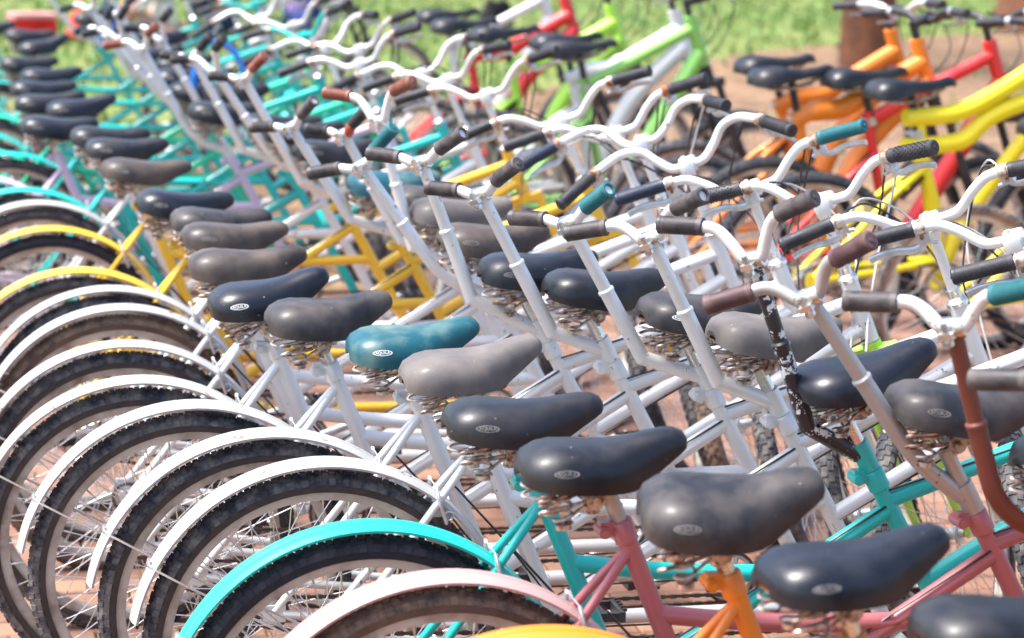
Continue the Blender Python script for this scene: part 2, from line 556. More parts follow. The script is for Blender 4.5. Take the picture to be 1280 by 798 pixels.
def text_mesh(word, size, mapf, off=0.0, bold=0.0):
    cu = bpy.data.curves.new('t', 'FONT'); cu.body = word; cu.size = size; cu.align_x = 'CENTER'; cu.align_y = 'CENTER'
    cu.resolution_u = 2
    cu.offset = bold
    ob = bpy.data.objects.new('t', cu)
    col.objects.link(ob)
    dg = bpy.context.evaluated_depsgraph_get()
    m2 = ob.evaluated_get(dg).to_mesh()
    vs = [v.co.copy() for v in m2.vertices]; fs = [tuple(p.vertices) for p in m2.polygons]
    ob.evaluated_get(dg).to_mesh_clear()
    bpy.data.objects.remove(ob); bpy.data.curves.remove(cu)
    return [mapf(v.x, v.y) for v in vs], fs
def make_badge(side):
    mb = MB()
    X0, A0 = -.078, 0.36
    def mp(u, v, off=0.0008):
        a = A0 + v / 0.085
        p = saddle_pt(X0 + (u if side < 0 else -u), a, off)
        return p if side < 0 else Vector((p.x, -p.y, p.z))
    vs, n = [], 30
    for rr in (1.0, 0.80):
        for k in range(n):
            t = 2 * math.pi * k / n
            vs.append(mp(.0200 * rr * math.cos(t) * (1 if rr == 1 else 1.07), .0078 * rr * math.sin(t)))
    mb.add(vs, [(k, (k + 1) % n, n + (k + 1) % n, n + k) for k in range(n)])
    tv, tf = text_mesh('AQUILA', .0088, lambda x, y: mp(x * 0.93, y * 1.22, 0.0009), bold=0.00018)
    mb.add(tv, tf)
    me = mb.mesh('badge', False)
    return me
ME = {'saddle': make_saddle(), 'springs': make_springs(), 'saddle_clamp': make_clampblock(), 'badge': make_badge(-1)}

# ------------------------------------------------------------------ wheels (hub at the origin)
def make_tyre(knobs=True, R0=.327, w=.0245):
    mb = MB()
    prof, n = [], 12
    rc = R0 - w
    for k in range(n + 1):
        a = -0.62 * math.pi + 1.24 * math.pi * k / n
        prof.append((rc + (w - .0004) * math.cos(a), w * math.sin(a) * 1.0))
    mb.lathe(prof, 96)
    if knobs:
        N = 78
        for i in range(N):
            for row, (a0, dr) in enumerate(((-1.15, 0), (-.62, .5), (0, 0), (.62, .5), (1.15, 0))):
                th = 2 * math.pi * (i + dr) / N
                hw = .0066 if row != 2 else .0080
                tw = .0088 if row in (0, 4) else .0074
                rr = rc + (w - .0022) * math.cos(a0); yy = (w - .0020) * math.sin(a0)
                er = Vector((math.cos(th), 0, math.sin(th))); et = Vector((-math.sin(th), 0, math.cos(th))); ey = Vector((0, 1, 0))
                nn = er * math.cos(a0) + ey * math.sin(a0); tt = -er * math.sin(a0) + ey * math.cos(a0)
                c = er * rr + ey * yy
                m = Matrix((et, tt, nn)).transposed()
                mb.box(c, (tw * 1.45, hw * 2, .0075), m)
    me = mb.mesh('tyre', False)
    for i, p in enumerate(me.polygons):
        p.use_smooth = i < 96 * 12
    return me
def make_rim():
    mb = MB()
    mb.lathe([(.300, -.0125), (.304, -.0135), (.304, -.0150), (.283, -.0145), (.276, -.011), (.2745, 0), (.276, .011),
              (.283, .0145), (.304, .0150), (.304, .0135), (.300, .0125), (.290, .010), (.290, -.010)], 90, closed=True)
    return mb.mesh('wheel')
def make_spokes():
    mb = MB()
    N = 36
    for i in range(N):
        side = 1 if i % 2 else -1
        lead = 1 if (i // 2) % 2 else -1
        a = 2 * math.pi * i / N
        h = a + lead * 1.15
        p0 = Vector((.022 * math.cos(h), .031 * side, .022 * math.sin(h)))
        p1 = Vector((.277 * math.cos(a), .002 * side, .277 * math.sin(a)))
        mb.tube([p0, p1], .00115, 4, caps=False)
        mb.tube([p1, p1 + (p0 - p1).normalized() * .014], .0020, 4, caps=False)
    return mb.mesh('spokes')
def make_hub():
    mb = MB()
    mb.lathe([(0, -.062), (.008, -.062), (.008, -.055), (.0045, -.055), (.0045, -.050), (.011, -.049), (.011, -.036), (.024, -.034), (.024, -.030), (.014, -.027),
              (.012, 0), (.014, .027), (.024, .030), (.024, .034), (.011, .036), (.011, .049), (.0045, .050), (.0045, .055), (.008, .055), (.008, .062), (0, .062)], 16)
    return mb.mesh('hub')
def make_reflector():
    mb = MB(); mb.box((.19, 0, .03), (.05, .012, .022)); return mb.mesh('spoke_reflector', False)
ME.update(tyre=make_tyre(), rim=make_rim(), spokes=make_spokes(), hub=make_hub())

def arc_guard(rad, a0, a1, w=.035, n=48, lip=.011):
    mb = MB()
    prof = [(rad + .006 - lip - .0005, -w - .0012), (rad + .006 - lip + .0022, -w - .0016), (rad + .006 - lip + .0030, -w + .0010),
            (rad + .0020, -w * .78), (rad + .0042, -w * .52), (rad + .0048, -w * .24), (rad + .0066, -w * .19), (rad + .0070, 0)]
    prof = prof + [(r_, -y_) for r_, y_ in reversed(prof[:-1])]
    prof2 = [(r_ - .0022, y_ * .95) for r_, y_ in reversed(prof)]
    P = prof + prof2
    vs = []
    for i in range(n + 1):
        a = a0 + (a1 - a0) * i / n
        for r_, y_ in P:
            vs.append((r_ * math.cos(a), y_, r_ * math.sin(a)))
    m = len(P)
    fs = []
    for i in range(n):
        for k in range(m):
            fs.append((i * m + k, i * m + (k + 1) % m, (i + 1) * m + (k + 1) % m, (i + 1) * m + k))
    fs.append(tuple(range(m))); fs.append(tuple(n * m + k for k in range(m - 1, -1, -1)))
    mb.add(vs, fs)
    return mb
def guard_stay(rad, a, reach=.07):
    mb = MB()
    c, s = math.cos(a), math.sin(a)
    e = Vector((c, 0, s))
    pts = [Vector((.0, -.062, 0)), e * (rad - .05) + Vector((0, -.045, 0)), e * (rad - .006) + Vector((0, -.036, 0)), e * (rad + .0085) + Vector((0, -.022, 0)),
           e * (rad + .0105), e * (rad + .0085) + Vector((0, .022, 0)), e * (rad - .006) + Vector((0, .036, 0)),
           e * (rad - .05) + Vector((0, .045, 0)), Vector((0, .062, 0))]
    mb.tube(pts, .0024, 6)
    mb.box(e * (rad + .004), (.012, .03, .012), Matrix.Rotation(-a, 3, 'Y'))
    return mb.mesh('guard_stay')
ME['rear_guard'] = arc_guard(.364, R(170), R(8)).mesh('rear_mudguard')
ME['rear_stay'] = guard_stay(.364, R(152))
ME['front_guard'] = arc_guard(.370, R(195), R(48)).mesh('front_mudguard')
ME['front_stay'] = guard_stay(.370, R(168))

# ------------------------------------------------------------------ tandem parts in bicycle coordinates
WS = 1.045
RH = Vector((-.296, 0, .342))                 # rear hub
FH = Vector((1.452, 0, .342))                 # front hub
BB1, BB2 = Vector((.215, 0, .285)), Vector((.895, 0, .285))
def rst(z): return Vector((-.024 + (.82 - z) * .43, 0, z))
def fst(z): return Vector((.586 + (.83 - z) * .56, 0, z))
PH = R(24.0)
ST = Vector((1.085, 0, 1.115))                # top of the front stem
AX = Vector((-math.sin(PH), 0, math.cos(PH)))
def steer(s): return ST - AX * s
def frame_tandem():
    mb = MB()
    mb.tube([rst(.775), rst(.30)], .0165, 16)
    mb.tube([fst(.765), fst(.30)], .0165, 16)
    for b in (BB1, BB2):
        mb.cyl(b + Vector((0, -.036, 0)), b + Vector((0, .036, 0)), .022, 16)
    mb.tube(smoothpath([rst(.622), (.20, 0, .603), (.36, 0, .590), (.52, 0, .588), fst(.592)], 6), .0160, 14)
    mb.tube([rst(.385), fst(.700)], .0160, 14)
    mb.tube([BB1, BB2], .0160, 12)
    mb.tube([fst(.715), steer(.235)], .0165, 14)
    mb.tube([fst(.560), steer(.300)], .0165, 14)
    mb.tube([steer(.185), steer(.335)], .0205, 16)
    for sy in (-1, 1):
        mb.tube(smoothpath([rst(.735) + Vector((-.004, .006 * sy, 0)), Vector((-.07, .030 * sy, .635)), Vector((-.19, .052 * sy, .475)), RH + Vector((.004, .060 * sy, .006))], 5), .0082, 10)
        mb.tube(smoothpath([BB1 + Vector((-.01, .018 * sy, 0)), Vector((.08, .042 * sy, .297)), RH + Vector((.02, .060 * sy, 0))], 4), .0095, 10)
        mb.box(RH + Vector((.004, .061 * sy, .002)), (.045, .005, .035))
    mb.tube([(-.075, -.028, .628), (-.075, .028, .628)], .0065, 8)
    return mb.mesh('frame')
ME['frame'] = frame_tandem()
def ring_clamp(f, z):
    mb = MB()
    a, b = f(z), f(z - .032)
    d = (a - b).normalized()
    mb.tube([a + d * .003, a, b, b - d * .002], [.0175, .0200, .0200, .0175], 16)
    bk = Vector((-.030, 0, -.013))
    mb.box(a + bk * .75, (.026, .022, .024))
    mb.cyl(a + bk + Vector((0, -.020, 0)), a + bk + Vector((0, .020, 0)), .0095, 14)
    mb.cyl(a + bk + Vector((0, -.026, 0)), a + bk + Vector((0, -.020, 0)), .0070, 6)
    mb.cyl(a + bk + Vector((0, -.0215, 0)), a + bk + Vector((0, -.0202, 0)), .0095, 14)
    return mb.mesh('seat_clamp')
ME['rclamp'], ME['fclamp'] = ring_clamp(rst, .782), ring_clamp(fst, .772)
mb = MB(); mb.tube([rst(.828), rst(.70)], .0137, 14); ME['rpost'] = mb.mesh('seat_post')
mb = MB(); mb.tube([fst(.884), fst(.70)], .0137, 14); ME['fpost'] = mb.mesh('seat_post')
mb = MB(); mb.tube([fst(.825), fst(.776)], .0185, 16); ME['fcollar'] = mb.mesh('stem_collar')

def fork():
    mb = MB()
    crown = steer(.350)
    mb.tube([steer(.338), steer(.372)], .0225, 14)
    mb.box(crown + AX * -.012, (.03, .10, .022), Matrix.Rotation(-PH, 3, 'Y'))
    for sy in (-1, 1):
        s = Vector((0, .047 * sy, 0))
        mb.tube(smoothpath([steer(.350) + s, steer(.55) + s * 1.1, steer(.76) + s * 1.2 + Vector((.002, 0, 0)), FH + Vector((0, .056 * sy, 0))], 5), [.0140] * 8 + [.0125, .0115, .0105, .010, .0095, .009, .009, .009][:8], 12)
        mb.cyl(FH + Vector((0, .053 * sy, 0)), FH + Vector((0, .059 * sy, 0)), .014, 10)
    return mb.mesh('fork')
ME['fork'] = fork()
def headset():
    mb = MB()
    mb.tube([steer(v) for v in (.150, .168, .170, .176, .177, .186, .188)], [.0150, .0150, .0185, .0215, .0235, .0238, .0210], 16)
    return mb.mesh('headset')
ME['headset'] = headset()
def front_stem():
    mb = MB()
    mb.tube([steer(-.005), steer(.155)], .0112, 14)
    mb.tube([steer(-.022), steer(-.010), steer(.020), steer(.036)], [.011, .0185, .0175, .0118], 14)
    f = Vector((math.cos(PH), 0, math.sin(PH)))
    c = ST + f * .026
    mb.tube([c + Vector((0, -.020, 0)), c + Vector((0, -.017, 0)), c + Vector((0, .017, 0)), c + Vector((0, .020, 0))], [.017, .0205, .0205, .017], 16)
    mb.tube([ST, c], .0150, 10)
    mb.cyl(ST + AX * .022, ST + AX * .030, .0055, 6)
    mb.cyl(c + f * .014 + Vector((0, -.011, -.014)), c + f * .014 + Vector((0, .011, -.014)), .008, 8)
    return mb.mesh('stem')
ME['stem'] = front_stem()

# handlebar frame: local X = towards the bicycle's right (the camera side), Y = forward, Z = up along the steering axis
def bar_frame(origin, phi, theta, tiltroll=0.0):
    n = Vector((-math.sin(phi), 0, math.cos(phi)))
    f = Vector((math.cos(phi), 0, math.sin(phi)))
    u = Vector((0, -1, 0))
    m = Matrix((u, f, n)).transposed().to_4x4()
    # u x f = (0,-1,0)x(cos,0,sin) = (-sin,0,cos) = n : right handed
    return T(origin) @ m @ Matrix.Rotation(theta, 4, 'Z')
def captain_bar(kind):
    if kind == 'riser':
        half = [(0, 0, 0), (.035, 0, 0), (.065, 0, .006), (.105, .002, .040), (.140, .002, .062), (.172, -.004, .068), (.205, -.014, .070), (.300, -.042, .074)]
        g0, g1 = (.182, -.0067, .069), (.302, -.0426, .0745)
    else:
        half = [(0, 0, 0), (.04, 0, 0), (.075, .02, .022), (.11, .035, .055), (.155, .025, .070), (.19, .0, .071), (.225, -.035, .070), (.30, -.125, .066)]
        g0, g1 = (.222, -.032, .070), (.303, -.128, .066)
    L = smoothpath([(-x, y, z) for x, y, z in reversed(half)] + half[1:], 5)
    return [v + Vector((0, .026, 0)) for v in L], [Vector(g0) + Vector((0, .026, 0)), Vector(g1) + Vector((0, .026, 0))]
for kd in ('riser', 'swept'):
    L, g = captain_bar(kd)
    mb = MB(); mb.tube(L, .0112, 14); ME['bar_' + kd] = mb.mesh('handlebar'); ME['g_' + kd] = g
def grip_mesh(L=.118, r=.0160, style='ribbed'):
    prof = [(0.0, -.004), (.004, -.004), (.004, -.0015), (.0135, -.0015), (r + .0005, .001), (r + .0007, .006), (r, .008)]
    if style == 'ribbed':
        n = 26
        for k in range(n):
            z = .010 + (L - .020) * k / n
            dz = (L - .020) / n
            prof += [(r - .0006, z), (r - .0006, z + dz * .35), (r + .0003, z + dz * .5), (r + .0003, z + dz * .9)]
    else:
        prof += [(r, .010), (r, L - .010)]
    prof += [(r, L - .008), (r + .0007, L - .006), (r + .0007, L - .001), (.0115, L)]
    mb = MB(); mb.lathe(prof, 22, 'Z')
    if style == 'studded':
        for i in range(14):
            for k in range(11):
                z = .014 + i * .0068; an = 2 * math.pi * (k + (.5 if i % 2 else 0)) / 11
                e = Vector((math.cos(an), math.sin(an), 0))
                mm = Matrix((Vector((-math.sin(an), math.cos(an), 0)), Vector((0, 0, 1)), e)).transposed()
                mb.box(e * (r + .0005) + Vector((0, 0, z)), (.0042, .0030, .0032), mm)
    return mb.mesh('grip')
def open_grip_mesh(L=.085, r=.0160):      # torn open end: the tube's mouth shows
    prof = [(.0100, .012), (.0100, -.001), (.0125, -.002), (r + .0008, .000), (r + .0014, .004), (r, .008)]
    n = 18
    for k in range(n):
        z = .010 + (L - .018) * k / n; dz = (L - .018) / n
        prof += [(r - .0006, z), (r - .0006, z + dz * .35), (r + .0003, z + dz * .5), (r + .0003, z + dz * .9)]
    prof += [(r, L - .006), (r + .001, L - .004), (.0115, L)]
    mb = MB(); mb.lathe([(0, .012)] + prof, 22, 'Z')
    return mb.mesh('grip')
ME['grip'] = grip_mesh(); ME['grip_studded'] = grip_mesh(.124, .0160, 'studded')
ME['grip_plain'] = grip_mesh(.120, .0155, 'plain')
ME['grip_short'] = grip_mesh(.085); ME['grip_open'] = open_grip_mesh()

def lever_mesh():
    """origin on the bar, +Z from grip end towards the stem, +Y forward"""
    mb = MB()
    mb.tube([(0, 0, -.007), (0, 0, .012)], .0150, 14)
    mb.cyl((-.004, .012, .002), (.006, .020, .002), .006, 6)
    mb.box((0, .021, .004), (.015, .026, .026))
    mb.tube([(0, .024, .012), (0, .036, .016), (0, .040, .030)], .0050, 8)
    pts = smoothpath([(0, .026, .006), (0, .040, -.002), (.002, .044, -.022), (.003, .037, -.055), (.003, .038, -.092), (.003, .043, -.112)], 5)
    mb.tube(pts, [.0078 + .0010 * math.sin(i / len(pts) * 3.1) for i in range(len(pts))], 10, flat=.5)
    return mb.mesh('brake_lever')
ME['lever'] = lever_mesh()
mb = MB(); mb.tube([(0, 0, -.007), (0, 0, .012)], .0153, 14); mb.box((0, .017, .002), (.012, .016, .016)); mb.cyl((-.011, .018, .002), (.011, .018, .002), .0045, 8)
ME['lever_clamp'] = mb.mesh('lever_clamp')

def chain_mesh(a, ra, b, rb, y):
    """chain run round two sprockets: upper and lower strand of links"""
    mb = MB()
    d = b - a
    for s in (1, -1):
        p0 = a + Vector((0, y, ra * s)); p1 = b + Vector((0, y, rb * s))
        L = (p1 - p0).length; n = int(L / .0127)
        ang = math.atan2((p1 - p0).z, (p1 - p0).x)
        m = Matrix.Rotation(-ang, 3, 'Y')
        for k in range(n):
            c = p0 + (p1 - p0) * ((k + .5) / n)
            mb.box(c, (.0135, .0075 if k % 2 else .0045, .0085 if k % 2 else .0062), m)
    for c, r_ in ((a, ra), (b, rb)):
        n = max(10, int(2 * math.pi * r_ / .0127))
        for k in range(n):
            t = 2 * math.pi * k / n
            mb.box(c + Vector((r_ * math.cos(t), y, r_ * math.sin(t))), (.0125, .006, .007), Matrix.Rotation(-t - math.pi / 2, 3, 'Y'))
    return mb.mesh('chain', False)
ME['chain1'] = chain_mesh(RH, .032, BB1, .072, -.045)
ME['chain2'] = chain_mesh(BB1, .058, BB2, .058, -.055)
def chainring(c, r_, y):
    mb = MB(); n = 34; vs = []
    for k in range(n * 2):
        t = math.pi * k / n; rr = r_ + (.004 if k % 2 else -.002)
        vs += [c + Vector((rr * math.cos(t), y - .0012, rr * math.sin(t))), c + Vector((rr * math.cos(t), y + .0012, rr * math.sin(t))),
               c + Vector(((r_ - .012) * math.cos(t), y - .0012, (r_ - .012) * math.sin(t))), c + Vector(((r_ - .012) * math.cos(t), y + .0012, (r_ - .012) * math.sin(t)))]
    m = n * 2; fs = []
    for k in range(m):
        a, b = 4 * k, 4 * ((k + 1) % m)
        fs += [(a, b, b + 1, a + 1), (a + 2, a + 3, b + 3, b + 2), (a, a + 2, b + 2, b), (a + 1, b + 1, b + 3, a + 3)]
    mb.add(vs, fs)
    for k in range(5):
        t = 2 * math.pi * k / 5
        mb.tube([c + Vector((0, y, 0)), c + Vector(((r_ - .008) * math.cos(t), y, (r_ - .008) * math.sin(t)))], .005, 6)
    return mb.mesh('chainring')
ME['ring1'], ME['ring2'] = chainring(BB1, .072, -.045), chainring(BB2, .058, -.055)
def crank(c, ang, side):
    mb = MB(); y = -.072 * side
    e = Vector((math.cos(ang), 0, math.sin(ang)))
    mb.tube([c + Vector((0, y, 0)), c + Vector((0, y, 0)) + e * .165], [.0135, .0095], 10, flat=.7)
    mb.cyl(c + Vector((0, y * .3, 0)), c + Vector((0, y * 1.15, 0)), .011, 12)
    return mb.mesh('crank'), c + Vector((0, y, 0)) + e * .165
def pedal(p, side):
    mb = MB(); s = -1 * side
    mb.cyl(p, p + Vector((0, .095 * s, 0)), .0065, 10)
    for dx in (-.032, .032):
        mb.box(p + Vector((dx, .055 * s, 0)), (.012, .086, .022))
        for k in range(5): mb.box(p + Vector((dx * 1.2, (.020 + k * .017) * s, .013)), (.008, .006, .006))
    for dy in (.016, .092):
        mb.box(p + Vector((0, dy * s, 0)), (.058, .010, .018))
    return mb.mesh('pedal', False)
CR = []
for c, base in ((BB1, .35), (BB2, .35)):
    for side in (1, -1):
        me_, end = crank(c, base + (0 if side > 0 else math.pi), side)
        CR.append((me_, pedal(end, side)))
mb = MB(); mb.tube(smoothpath([(.20, .03, .27), (.17, .06, .20), (.10, .13, .012)], 4), .0075, 8); mb.cyl((.10, .13, .012), (.07, .15, .010), .0075, 8)
ME['kickstand'] = mb.mesh('kickstand')
def brake_arms():
    mb = MB()
    for sy in (-1, 1):
        mb.tube(smoothpath([(-.062, .040 * sy, .585), (-.078, .050 * sy, .632), (-.082, .040 * sy, .655)], 4), .0062, 8, flat=.6)
        mb.box((-.070, .026 * sy, .603), (.045, .012, .014))
        pts = [(-.058 + .009 * math.cos(t * .8), .046 * sy + t * .0006, .600 + .009 * math.sin(t * .8)) for t in range(32)]
        mb.tube(pts, .0014, 5)
    mb.tube([(-.082, -.040, .655), (-.082, .040, .655)], .0016, 6)
    return mb.mesh('brake')
ME['brake'] = brake_arms()
mb = MB()
def along(a, b, n, off): return [a.lerp(b, k / n) + Vector(off) for k in range(n + 1)]
mb.tube(along(steer(.255), fst(.72), 3, (0, -.012, .016)) + along(fst(.70), rst(.40), 6, (0, -.013, .015)) + [Vector((.05, -.02, .55)), Vector((-.05, -.02, .66))], .0022, 6)
mb.tube(along(steer(.31), fst(.565), 3, (0, -.012, -.016)) + along(BB2, BB1, 5, (0, -.013, -.016)) + [Vector((-.1, -.055, .315)), Vector((-.27, -.07, .33))], .0022, 6)
ME['cable'] = mb.mesh('brake_cable')
def lever_cable(gk, sgn):
    g0, g1 = ME['g_' + gk]
    p = Vector((sgn * (g0.x - .02), g0.y + .035, g0.z))
    return smoothpath([p, (p.x * .75, p.y + .06, p.z - .04), (p.x * .35, p.y + .075, -.09), (.015 * sgn, .045, -.17), (.01 * sgn, .01, -.26)], 6)
for gk in ('riser', 'swept'):
    mb = MB()
    for s in (-1, 1): mb.tube(lever_cable(gk, s), .0026, 6)
    ME['lcable_' + gk] = mb.mesh('lever_cable')
    mb = MB()
    for s in (-1, 1):
        g0, g1 = ME['g_' + gk]
        p = Vector((s * (g0.x - .01), g0.y + .03, g0.z - .02))
        mb.tube(smoothpath([p, (p.x * .80, p.y + .10, p.z - .02), (p.x * .45, p.y + .14, -.06), (p.x * .18, p.y + .10, -.16), (.02 * s, .03, -.27), (.02 * s, -.04, -.34)], 6), .0025, 6)
    ME['gcable_' + gk] = mb.mesh('gear_cable')

def stoker_parts(elbow, top, lo_r=.0155, hi_r=.0135, bend='sharp', y=0.0):
    """the rear rider's stem: welded arm from the collar, elbow, leaning post, clamp"""
    a = fst(.802) + Vector((-.010, 0, 0)); e = Vector((elbow[0], y * .5, elbow[1])); t = Vector((top[0], y, top[1]))
    mid = e.lerp(t, .52)
    mb = MB()
    if bend == 'sharp':
        d1, d2 = (e - a).normalized(), (mid - e).normalized()
        t_ = math.tan(d1.angle(d2) / 2) * lo_r
        # both pipes cut on the mitre plane
        bis = (d1 + d2).normalized()
        def cut(p0, p1, d_, at_end):
            n_ = 18; nrm = Vector((0, 1, 0)); b_ = d_.cross(nrm); vs = []
            for p in (p0, p1):
                for k in range(n_):
                    an = 2 * math.pi * k / n_
                    v = p + (nrm * math.cos(an) + b_ * math.sin(an)) * lo_r
                    if (p is p1) == at_end:
                        v = v + d_ * ((e - v).dot(bis) / d_.dot(bis))
                    vs.append(v)
            mb.add(vs, [(k, (k + 1) % n_, n_ + (k + 1) % n_, n_ + k) for k in range(n_)])
        cut(a, e, d1, True); cut(e, mid, d2, False)
    else:
        mb.tube(rounded([a, e, mid], .085, 8), lo_r, 14)
    d = (t - mid).normalized()
    mb.tube([mid - d * .002, mid + d * .003, mid + d * .007], [lo_r + .002, lo_r + .002, hi_r], 14)
    mb.tube([mid, t], hi_r, 14)
    mb.tube([t - d * .004, t + d * .002, t + d * .006], [hi_r + .002, hi_r + .004, hi_r + .001], 14)
    me1 = mb.mesh('rear_stem')
    phi = math.atan2(-(t - e).x, (t - e).z)
    return me1, t + d * .012, phi
def stoker_bar(kind):
    if kind == 'flat':
        half = [(0, 0, 0), (.018, 0, .002), (.036, 0, .012), (.060, .002, .024), (.132, 0, .046)]
    elif kind == 'curl':
        half = [(0, 0, 0), (.020, 0, .004), (.044, .006, .030), (.066, .004, .046), (.095, -.006, .052), (.158, -.020, .064)]
    else:
        half = [(0, 0, 0), (.018, 0, .005), (.036, .004, .036), (.056, .006, .064), (.085, .0, .078), (.155, -.008, .096)]
    gl = .082
    full = smoothpath([(-x, y, z) for x, y, z in reversed(half)] + half[1:], 5)
    e1, e0 = Vector(half[-1]), Vector(half[-2])
    d = (e1 - e0).normalized()
    return full, (e1 - d * (gl * .96), e1)
for kd in ('flat', 'curl', 'high'):
    L, g = stoker_bar(kd)
    mb = MB(); mb.tube(L, .0112, 14)
    ME['sbar_' + kd] = mb.mesh('handlebar'); ME['sg_' + kd] = g
mb = MB()
mb.tube([(-.022, 0, .002), (-.018, 0, .002), (.018, 0, .002), (.022, 0, .002)], [.014, .0165, .0165, .014], 14)
mb.box((0, -.022, -.002), (.024, .020, .010)); mb.cyl((0, -.026, -.020), (0, -.026, .018), .0055, 6); mb.cyl((0, -.026, -.018), (0, -.026, -.010), .009, 6)
ME['bar_clamp'] = mb.mesh('bar_clamp')

def wheel(parent, name, mx, ty, rimmat=None):
    mx = mx @ Matrix.Diagonal((WS, 1, WS, 1))
    w = put(name, ME['rim'], rimmat or MT['rim'], parent, mx)
    t = put('tyre', ME['tyre'], ty, w, Matrix.Rotation(random.uniform(0, 6), 4, 'Y'))
    put('spokes', ME['spokes'], MT['spoke'], w)
    put('hub', ME['hub'], MT['alloy'], w)
    return w
def add_saddle(parent, mx, sm, badge):
    s = put('saddle', ME['saddle'], sm, parent, mx)
    put('springs', ME['springs'], MT['rust'], s)
    if badge: put('badge', ME['badge'], MT['badge_white' if badge == 'white' else 'badge_worn'], s)
    put('saddle_clamp', ME['saddle_clamp'], MT['rust'], s)
    return s

def tandem(x, y, frame, label, rear='black', front='black', guard=None, tyre='dusty', stem='silver', elbow=(.487, .830), top=(.335, 1.105),
           bend='sharp', sbar='flat', stheta=42, sgrips=('dusty', 'dusty'), smesh=('grip_short', 'grip_short'), bar='riser', theta=56,
           cgrips=('black', 'black'), cmesh='grip', rb='worn', fb='worn', rs=(0, 0, 0), fs=(0, 0, 0), rz=0.0, lean=0.0, fo=(0, 0), tape=False, fguard=False, btilt=0, ro=0, lettering=None, rsz=1.0, forkm=None,
           clampm=None, fframe=None, barm='silver', fpost=None, clen=True):
    F = MT[frame]
    b = thing('tandem_bicycle', label, 'tandem bicycle', (x, y, 0), rz, 'tandem bicycles parked side by side in a long row', lean)
    put('frame', ME['frame'], F, b)
    put('seat_post', ME['rpost'], MT[fpost or 'chrome'], b); put('seat_post', ME['fpost'], MT[fpost or 'chrome'], b)
    put('seat_clamp', ME['rclamp'], MT[clampm or frame], b); put('seat_clamp', ME['fclamp'], MT[clampm or frame], b)
    put('stem_collar', ME['fcollar'], MT[frame if stem == 'blackchip' else stem], b)
    def smx(c, r):      # saddle: shift to its post, tilt (nose up), turn, slightly different moulds
        sc = Matrix.Diagonal((random.uniform(.97, 1.02), random.uniform(.93, 1.05), random.uniform(.95, 1.06), 1))
        return T(c) @ Matrix.Rotation(R(r[1]), 4, 'Z') @ Matrix.Rotation(-R(r[0]), 4, 'Y') @ Matrix.Rotation(R(r[2]), 4, 'X') @ sc @ T((.022, 0, -.828))
    add_saddle(b, smx((-.026 + ro, 0, .828), rs) @ Matrix.Translation((0, 0, .828 * (1 - rsz))) @ Matrix.Diagonal((1, 1.08 if rsz > 1 else 1, rsz, 1)), SD[rear], rb)
    add_saddle(b, smx((.574 + fo[0], 0, .882 + fo[1]), fs), SD[front], fb)
    wheel(b, 'rear_wheel', T(RH), TY[tyre])
    g = put('rear_mudguard', ME['rear_guard'], MT['guardwhite' if (guard or frame) == 'white' else guard or frame], b, T(RH))
    put('guard_stay', ME['rear_stay'], MT['spoke'], g)
    # steered parts
    S = T(ST) @ Matrix.Rotation(R(theta), 4, AX) @ T(-ST)
    put('fork', ME['fork'], MT[forkm or frame], b, S)
    put('headset', ME['headset'], MT['chrome'], b)
    put('stem', ME['stem'], MT[barm], b, S)
    wheel(b, 'front_wheel', S @ T(FH), TY[tyre])
    if fguard:
      g = put('front_mudguard', ME['front_guard'], MT['guardwhite' if (guard or frame) == 'white' else guard or frame], b, S @ T(FH))
      put('guard_stay', ME['front_stay'], MT['spoke'], g)
    h = put('handlebar', ME['bar_' + bar], MT[barm], b, bar_frame(ST, PH, R(theta)) @ T((0, .026, 0)) @ Matrix.Rotation(R(btilt), 4, 'X') @ T((0, -.026, 0)))
    g0, g1 = ME['g_' + bar]
    gl = .124 if cmesh == 'grip_studded' else .118
    for s, gm in ((1, cgrips[0]), (-1, cgrips[1])):
        a_, c_ = Vector((g0.x * s, g0.y, g0.z)), Vector((g1.x * s, g1.y, g1.z))
        mx = axis_to(c_ + (c_ - a_).normalized() * .004, a_)
        put('grip', ME[cmesh], GR[gm], h, mx)
        d = (a_ - c_).normalized()
        p = c_ + d * (gl + .006)
        yv = Vector((0, .22, -.97)); yv = (yv - d * yv.dot(d)).normalized()
        lm = Matrix((yv.cross(d), yv, d)).transposed().to_4x4(); lm.translation = p
        if clen:
            put('brake_lever', ME['lever'], MT['alloy'], h, lm)
            put('lever_clamp', ME['lever_clamp'], MT['rustclamp'], h, lm @ Matrix.Scale(1.02, 4))
    put('lever_cable', ME['lcable_' + bar], MT['cable'], h)
    put('gear_cable', ME['gcable_' + bar], MT['cable_light'] if x > -.1 else MT['cable'], h)
    # rear rider's handlebar
    me1, org, phi = stoker_parts(elbow, top, bend=bend)
    put('rear_stem', me1, MT[stem], b)
    h = put('rear_handlebar', ME['sbar_' + sbar], MT['silver' if stem in ('blackchip', 'brown') else stem], b, bar_frame(org, phi, R(stheta)))
    put('bar_clamp', ME['bar_clamp'], MT['chrome'], h)
    g0, g1 = ME['sg_' + sbar]
    for s, gm, mm in ((1, sgrips[0], smesh[0]), (-1, sgrips[1], smesh[1])):
        if gm is None: continue
        a_, c_ = Vector((g0.x * s, g0.y, g0.z)), Vector((g1.x * s, g1.y, g1.z))
        put('grip', ME[mm], GR[gm], h, axis_to(c_ + (c_ - a_).normalized() * .003, a_))
    if tape:
        Lp, _ = stoker_bar(sbar); n_ = len(Lp)
        tb = MB(); tb.tube(Lp[n_ // 2 + 4:n_ // 2 + 14], .0142, 12)
        put('red_tape', tb.mesh('red_tape'), MT['redtape'], h)
